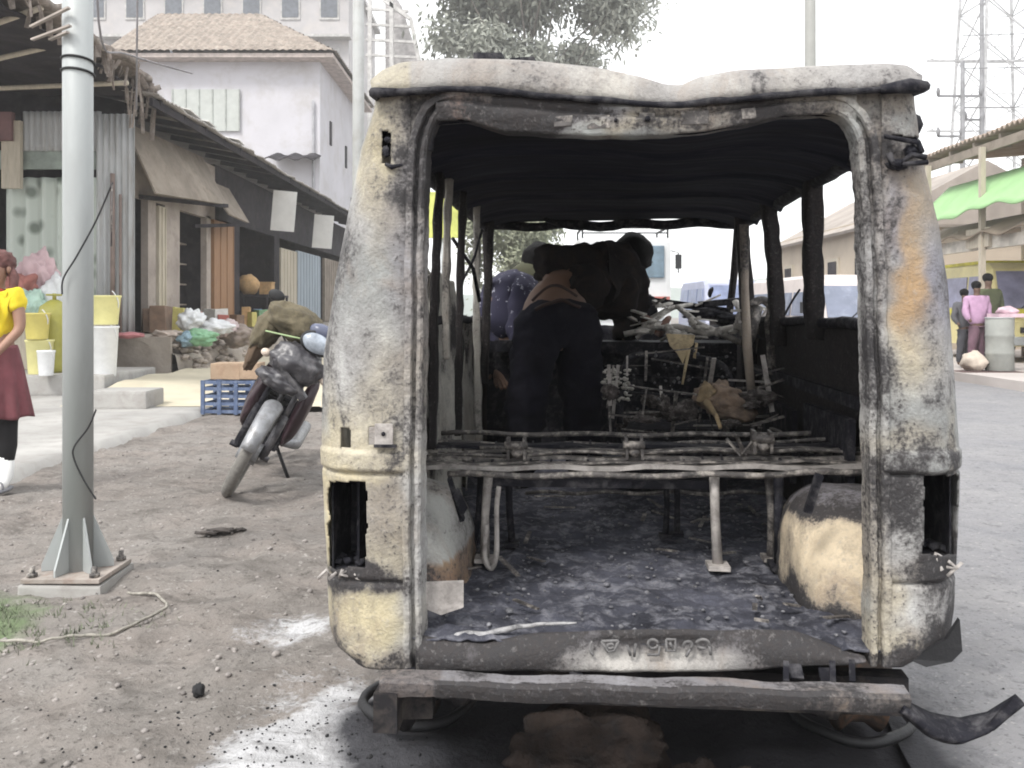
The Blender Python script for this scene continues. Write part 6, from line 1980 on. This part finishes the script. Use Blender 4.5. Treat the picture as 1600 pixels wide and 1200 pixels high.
# pylon and service poles
def pylon():
    Y = 42
    c = P(1562, 200, Y)
    t = empty('lattice_pylon', (c.x, Y, 0)); tag(t, 'tall thin lattice pylon fading into the white sky at top right', 'pylon')
    M_py = M('grey_lattice_steel', (.44, .44, .45), .7)
    Hh = 24
    mb = MB()
    def leg(sx, sy, z): w = 1.9 - 1.0 * z / Hh; return Vector((sx * w / 1, sy * w / 1, z))
    for sx in (-1, 1):
        for sy in (-1, 1): mb.bar(leg(sx, sy, 0), leg(sx, sy, Hh), .11)
    mb.build('leg_frame', M_py, t)
    mb = MB(); n = 11
    for k in range(n):
        z0, z1 = Hh * k / n, Hh * (k + 1) / n
        for a, b2 in (((-1, -1), (1, -1)), ((1, -1), (1, 1)), ((1, 1), (-1, 1)), ((-1, 1), (-1, -1))):
            mb.bar(leg(*a, z0), leg(*b2, z1), .05); mb.bar(leg(*b2, z0), leg(*a, z1), .05); mb.bar(leg(*a, z1), leg(*b2, z1), .05)
    mb.build('bracing', M_py, t)
    mb = MB()
    for z in (9.5, 12.8, 15.8): mb.bar((-3.4, 0, z), (3.4, 0, z), .10); mb.bar((-3.4, 0, z), (-1.2, 0, z + .8), .05); mb.bar((3.4, 0, z), (1.2, 0, z + .8), .05)
    mb.build('crossarm', M_py, t)
pylon()
def service_pole(px, Y, arms, label, h):
    c = P(px, 200, Y)
    t = empty('service_pole', (c.x, Y, 0)); tag(t, label, 'pole')
    M_sp = bpy.data.materials.get('dark_pole') or M('dark_pole', (.20, .20, .21), .8)
    mb = MB(); mb.tube([(0, 0, 0), (0, 0, h)], [.10, .07], 10); mb.build('shaft', M_sp, t)
    for (x0, x1, py) in arms:
        a, c2 = P(x0, py, Y), P(x1, py, Y)
        mb = MB(); mb.bar((a.x - c.x, 0, a.z), (c2.x - c.x, 0, c2.z), .07); ar = mb.build('crossarm', M_sp, t)
        for q_ in (a, c2):
            mb = MB(); mb.tube([(q_.x - c.x, 0, q_.z), (q_.x - c.x, 0, q_.z + .16), (q_.x - c.x, 0, q_.z + .28)], [.05, .07, .04], 8); mb.build('insulator', M_sp, ar)
service_pole(1504, 30, [(1466, 1532, 150), (1466, 1502, 213)], 'thin service pole with two crossarms and insulators, left of the pylon', P(0, 96, 30).z)
service_pole(1534, 31, [(1508, 1536, 187)], 'shorter service pole with one crossarm, between the pylon and the two-arm pole', P(0, 0, 31).z)
for k, z in enumerate((10.3, 9.2, 7.9)):
    mb = MB()
    pts = [Vector((P(1504, 150, 30).x + 30 * i / 20, 30 - 14 * i / 20, z - 1.0 * math.sin(i / 20 * math.pi))) for i in range(21)]
    mb.tube(pts, .018, 5); tag(mb.build('overhead_wire', bpy.data.materials['dark_pole']), ('topmost', 'middle', 'lowest')[k] + ' of the three overhead wires strung across the top right', 'wire')

# ------------------------------------------------------------------ dusty air
mb = MB(); mb.box((0, 0, 16.5), (420, 420, 36))
hz = mb.build('haze', bpy.data.materials.new('dusty_air'))
hm = hz.data.materials[0]; hm.use_nodes = True
hn = hm.node_tree
for n_ in list(hn.nodes):
    if n_.type == 'BSDF_PRINCIPLED': hn.nodes.remove(n_)
pvn = hn.nodes.new('ShaderNodeVolumePrincipled')
pvn.inputs['Color'].default_value = (.98, .985, .99, 1)
pvn.inputs['Density'].default_value = .0018
pvn.inputs['Anisotropy'].default_value = .2
hn.links.new(pvn.outputs[0], [n_ for n_ in hn.nodes if n_.type == 'OUTPUT_MATERIAL'][0].inputs['Volume'])
tag(hz, kind='stuff')

p0, p1 = P(668, 372, 14), P(716, 300, 14)
yb = empty('sign_board', ((p0.x + p1.x) / 2, 14, 0)); tag(yb, 'yellow-green board on a post, glimpsed through the left window gaps of the van', 'sign')
mb = MB(); mb.box((0, 0, (p0.z + p1.z) / 2), (p1.x - p0.x, .05, p1.z - p0.z), bev=.01); mb.build('panel', M('yellow_green_board', (.55, .58, .16), .7), yb)
mb = MB(); mb.tube([(0, .05, 0), (0, .05, p1.z)], .03, 10); mb.build('post', M_galv, yb)

rnd_ = random.Random(21)
M_gds = [M('goods_white', (.62, .62, .60), .6, .2, 8, (.3, .3, .3), .4), M('goods_yellow', (.52, .46, .15), .6, .2, 8), M('goods_red', (.36, .10, .08), .6, .2, 8), M('goods_blue', (.14, .20, .36), .6, .2, 8), M('goods_brown', (.20, .13, .09), .7, .3, 8), M('goods_green', (.16, .30, .17), .6, .2, 8)]
for k in range(34):
    x = rnd_.uniform(P(12, 0, 12.2).x, P(96, 0, 12.2).x); y = rnd_.uniform(12.15, 12.6)
    h = rnd_.uniform(.10, .26); w_1 = rnd_.uniform(.05, .10)
    mt = rnd_.choice(M_gds)
    mb = MB()
    if rnd_.random() < .5: mb.tube([(0, 0, 0), (0, 0, h * .75), (0, 0, h * .85), (0, 0, h)], [w_1, w_1, w_1 * .45, w_1 * .4], 12)
    else: mb.box((0, 0, h / 2), (w_1 * 1.8, w_1 * 1.5, h), bev=.008)
    o = mb.build('grocery_item', mt, jit=.004, jf=12); o.location = (x, y, .94)
    tag(o, 'small bottle or packet in the jumble on the cream counter below the curtain', 'goods', 'jumbled goods on the cream counter')
for k in range(22):
    y = rnd_.uniform(14.2, 22.5); x = rnd_.uniform(-6.0, -5.6)
    h = rnd_.uniform(.12, .45); w_1 = rnd_.uniform(.08, .2)
    mb = MB(); mb.box((0, 0, h / 2), (w_1 * 1.6, w_1 * 1.8, h), rot=(0, 0, rnd_.uniform(0, 1)), bev=.015)
    o = mb.build('carton', rnd_.choice(M_gds + [M_bask]), jit=.02, jf=6); o.location = (x, y, .74)
    tag(o, 'battered carton or bag set out along the shop fronts on the stone platform', 'box', 'cartons along the shop fronts')

for m_ in (M_hair, M_darkcloth, M_trouser, M_soot, M_ceil, M_char, M_under, M_dirt, M_brownlump, M_dark, M_ashfloor):
    m_.node_tree.nodes['Principled BSDF'].inputs['Specular IOR Level'].default_value = .12
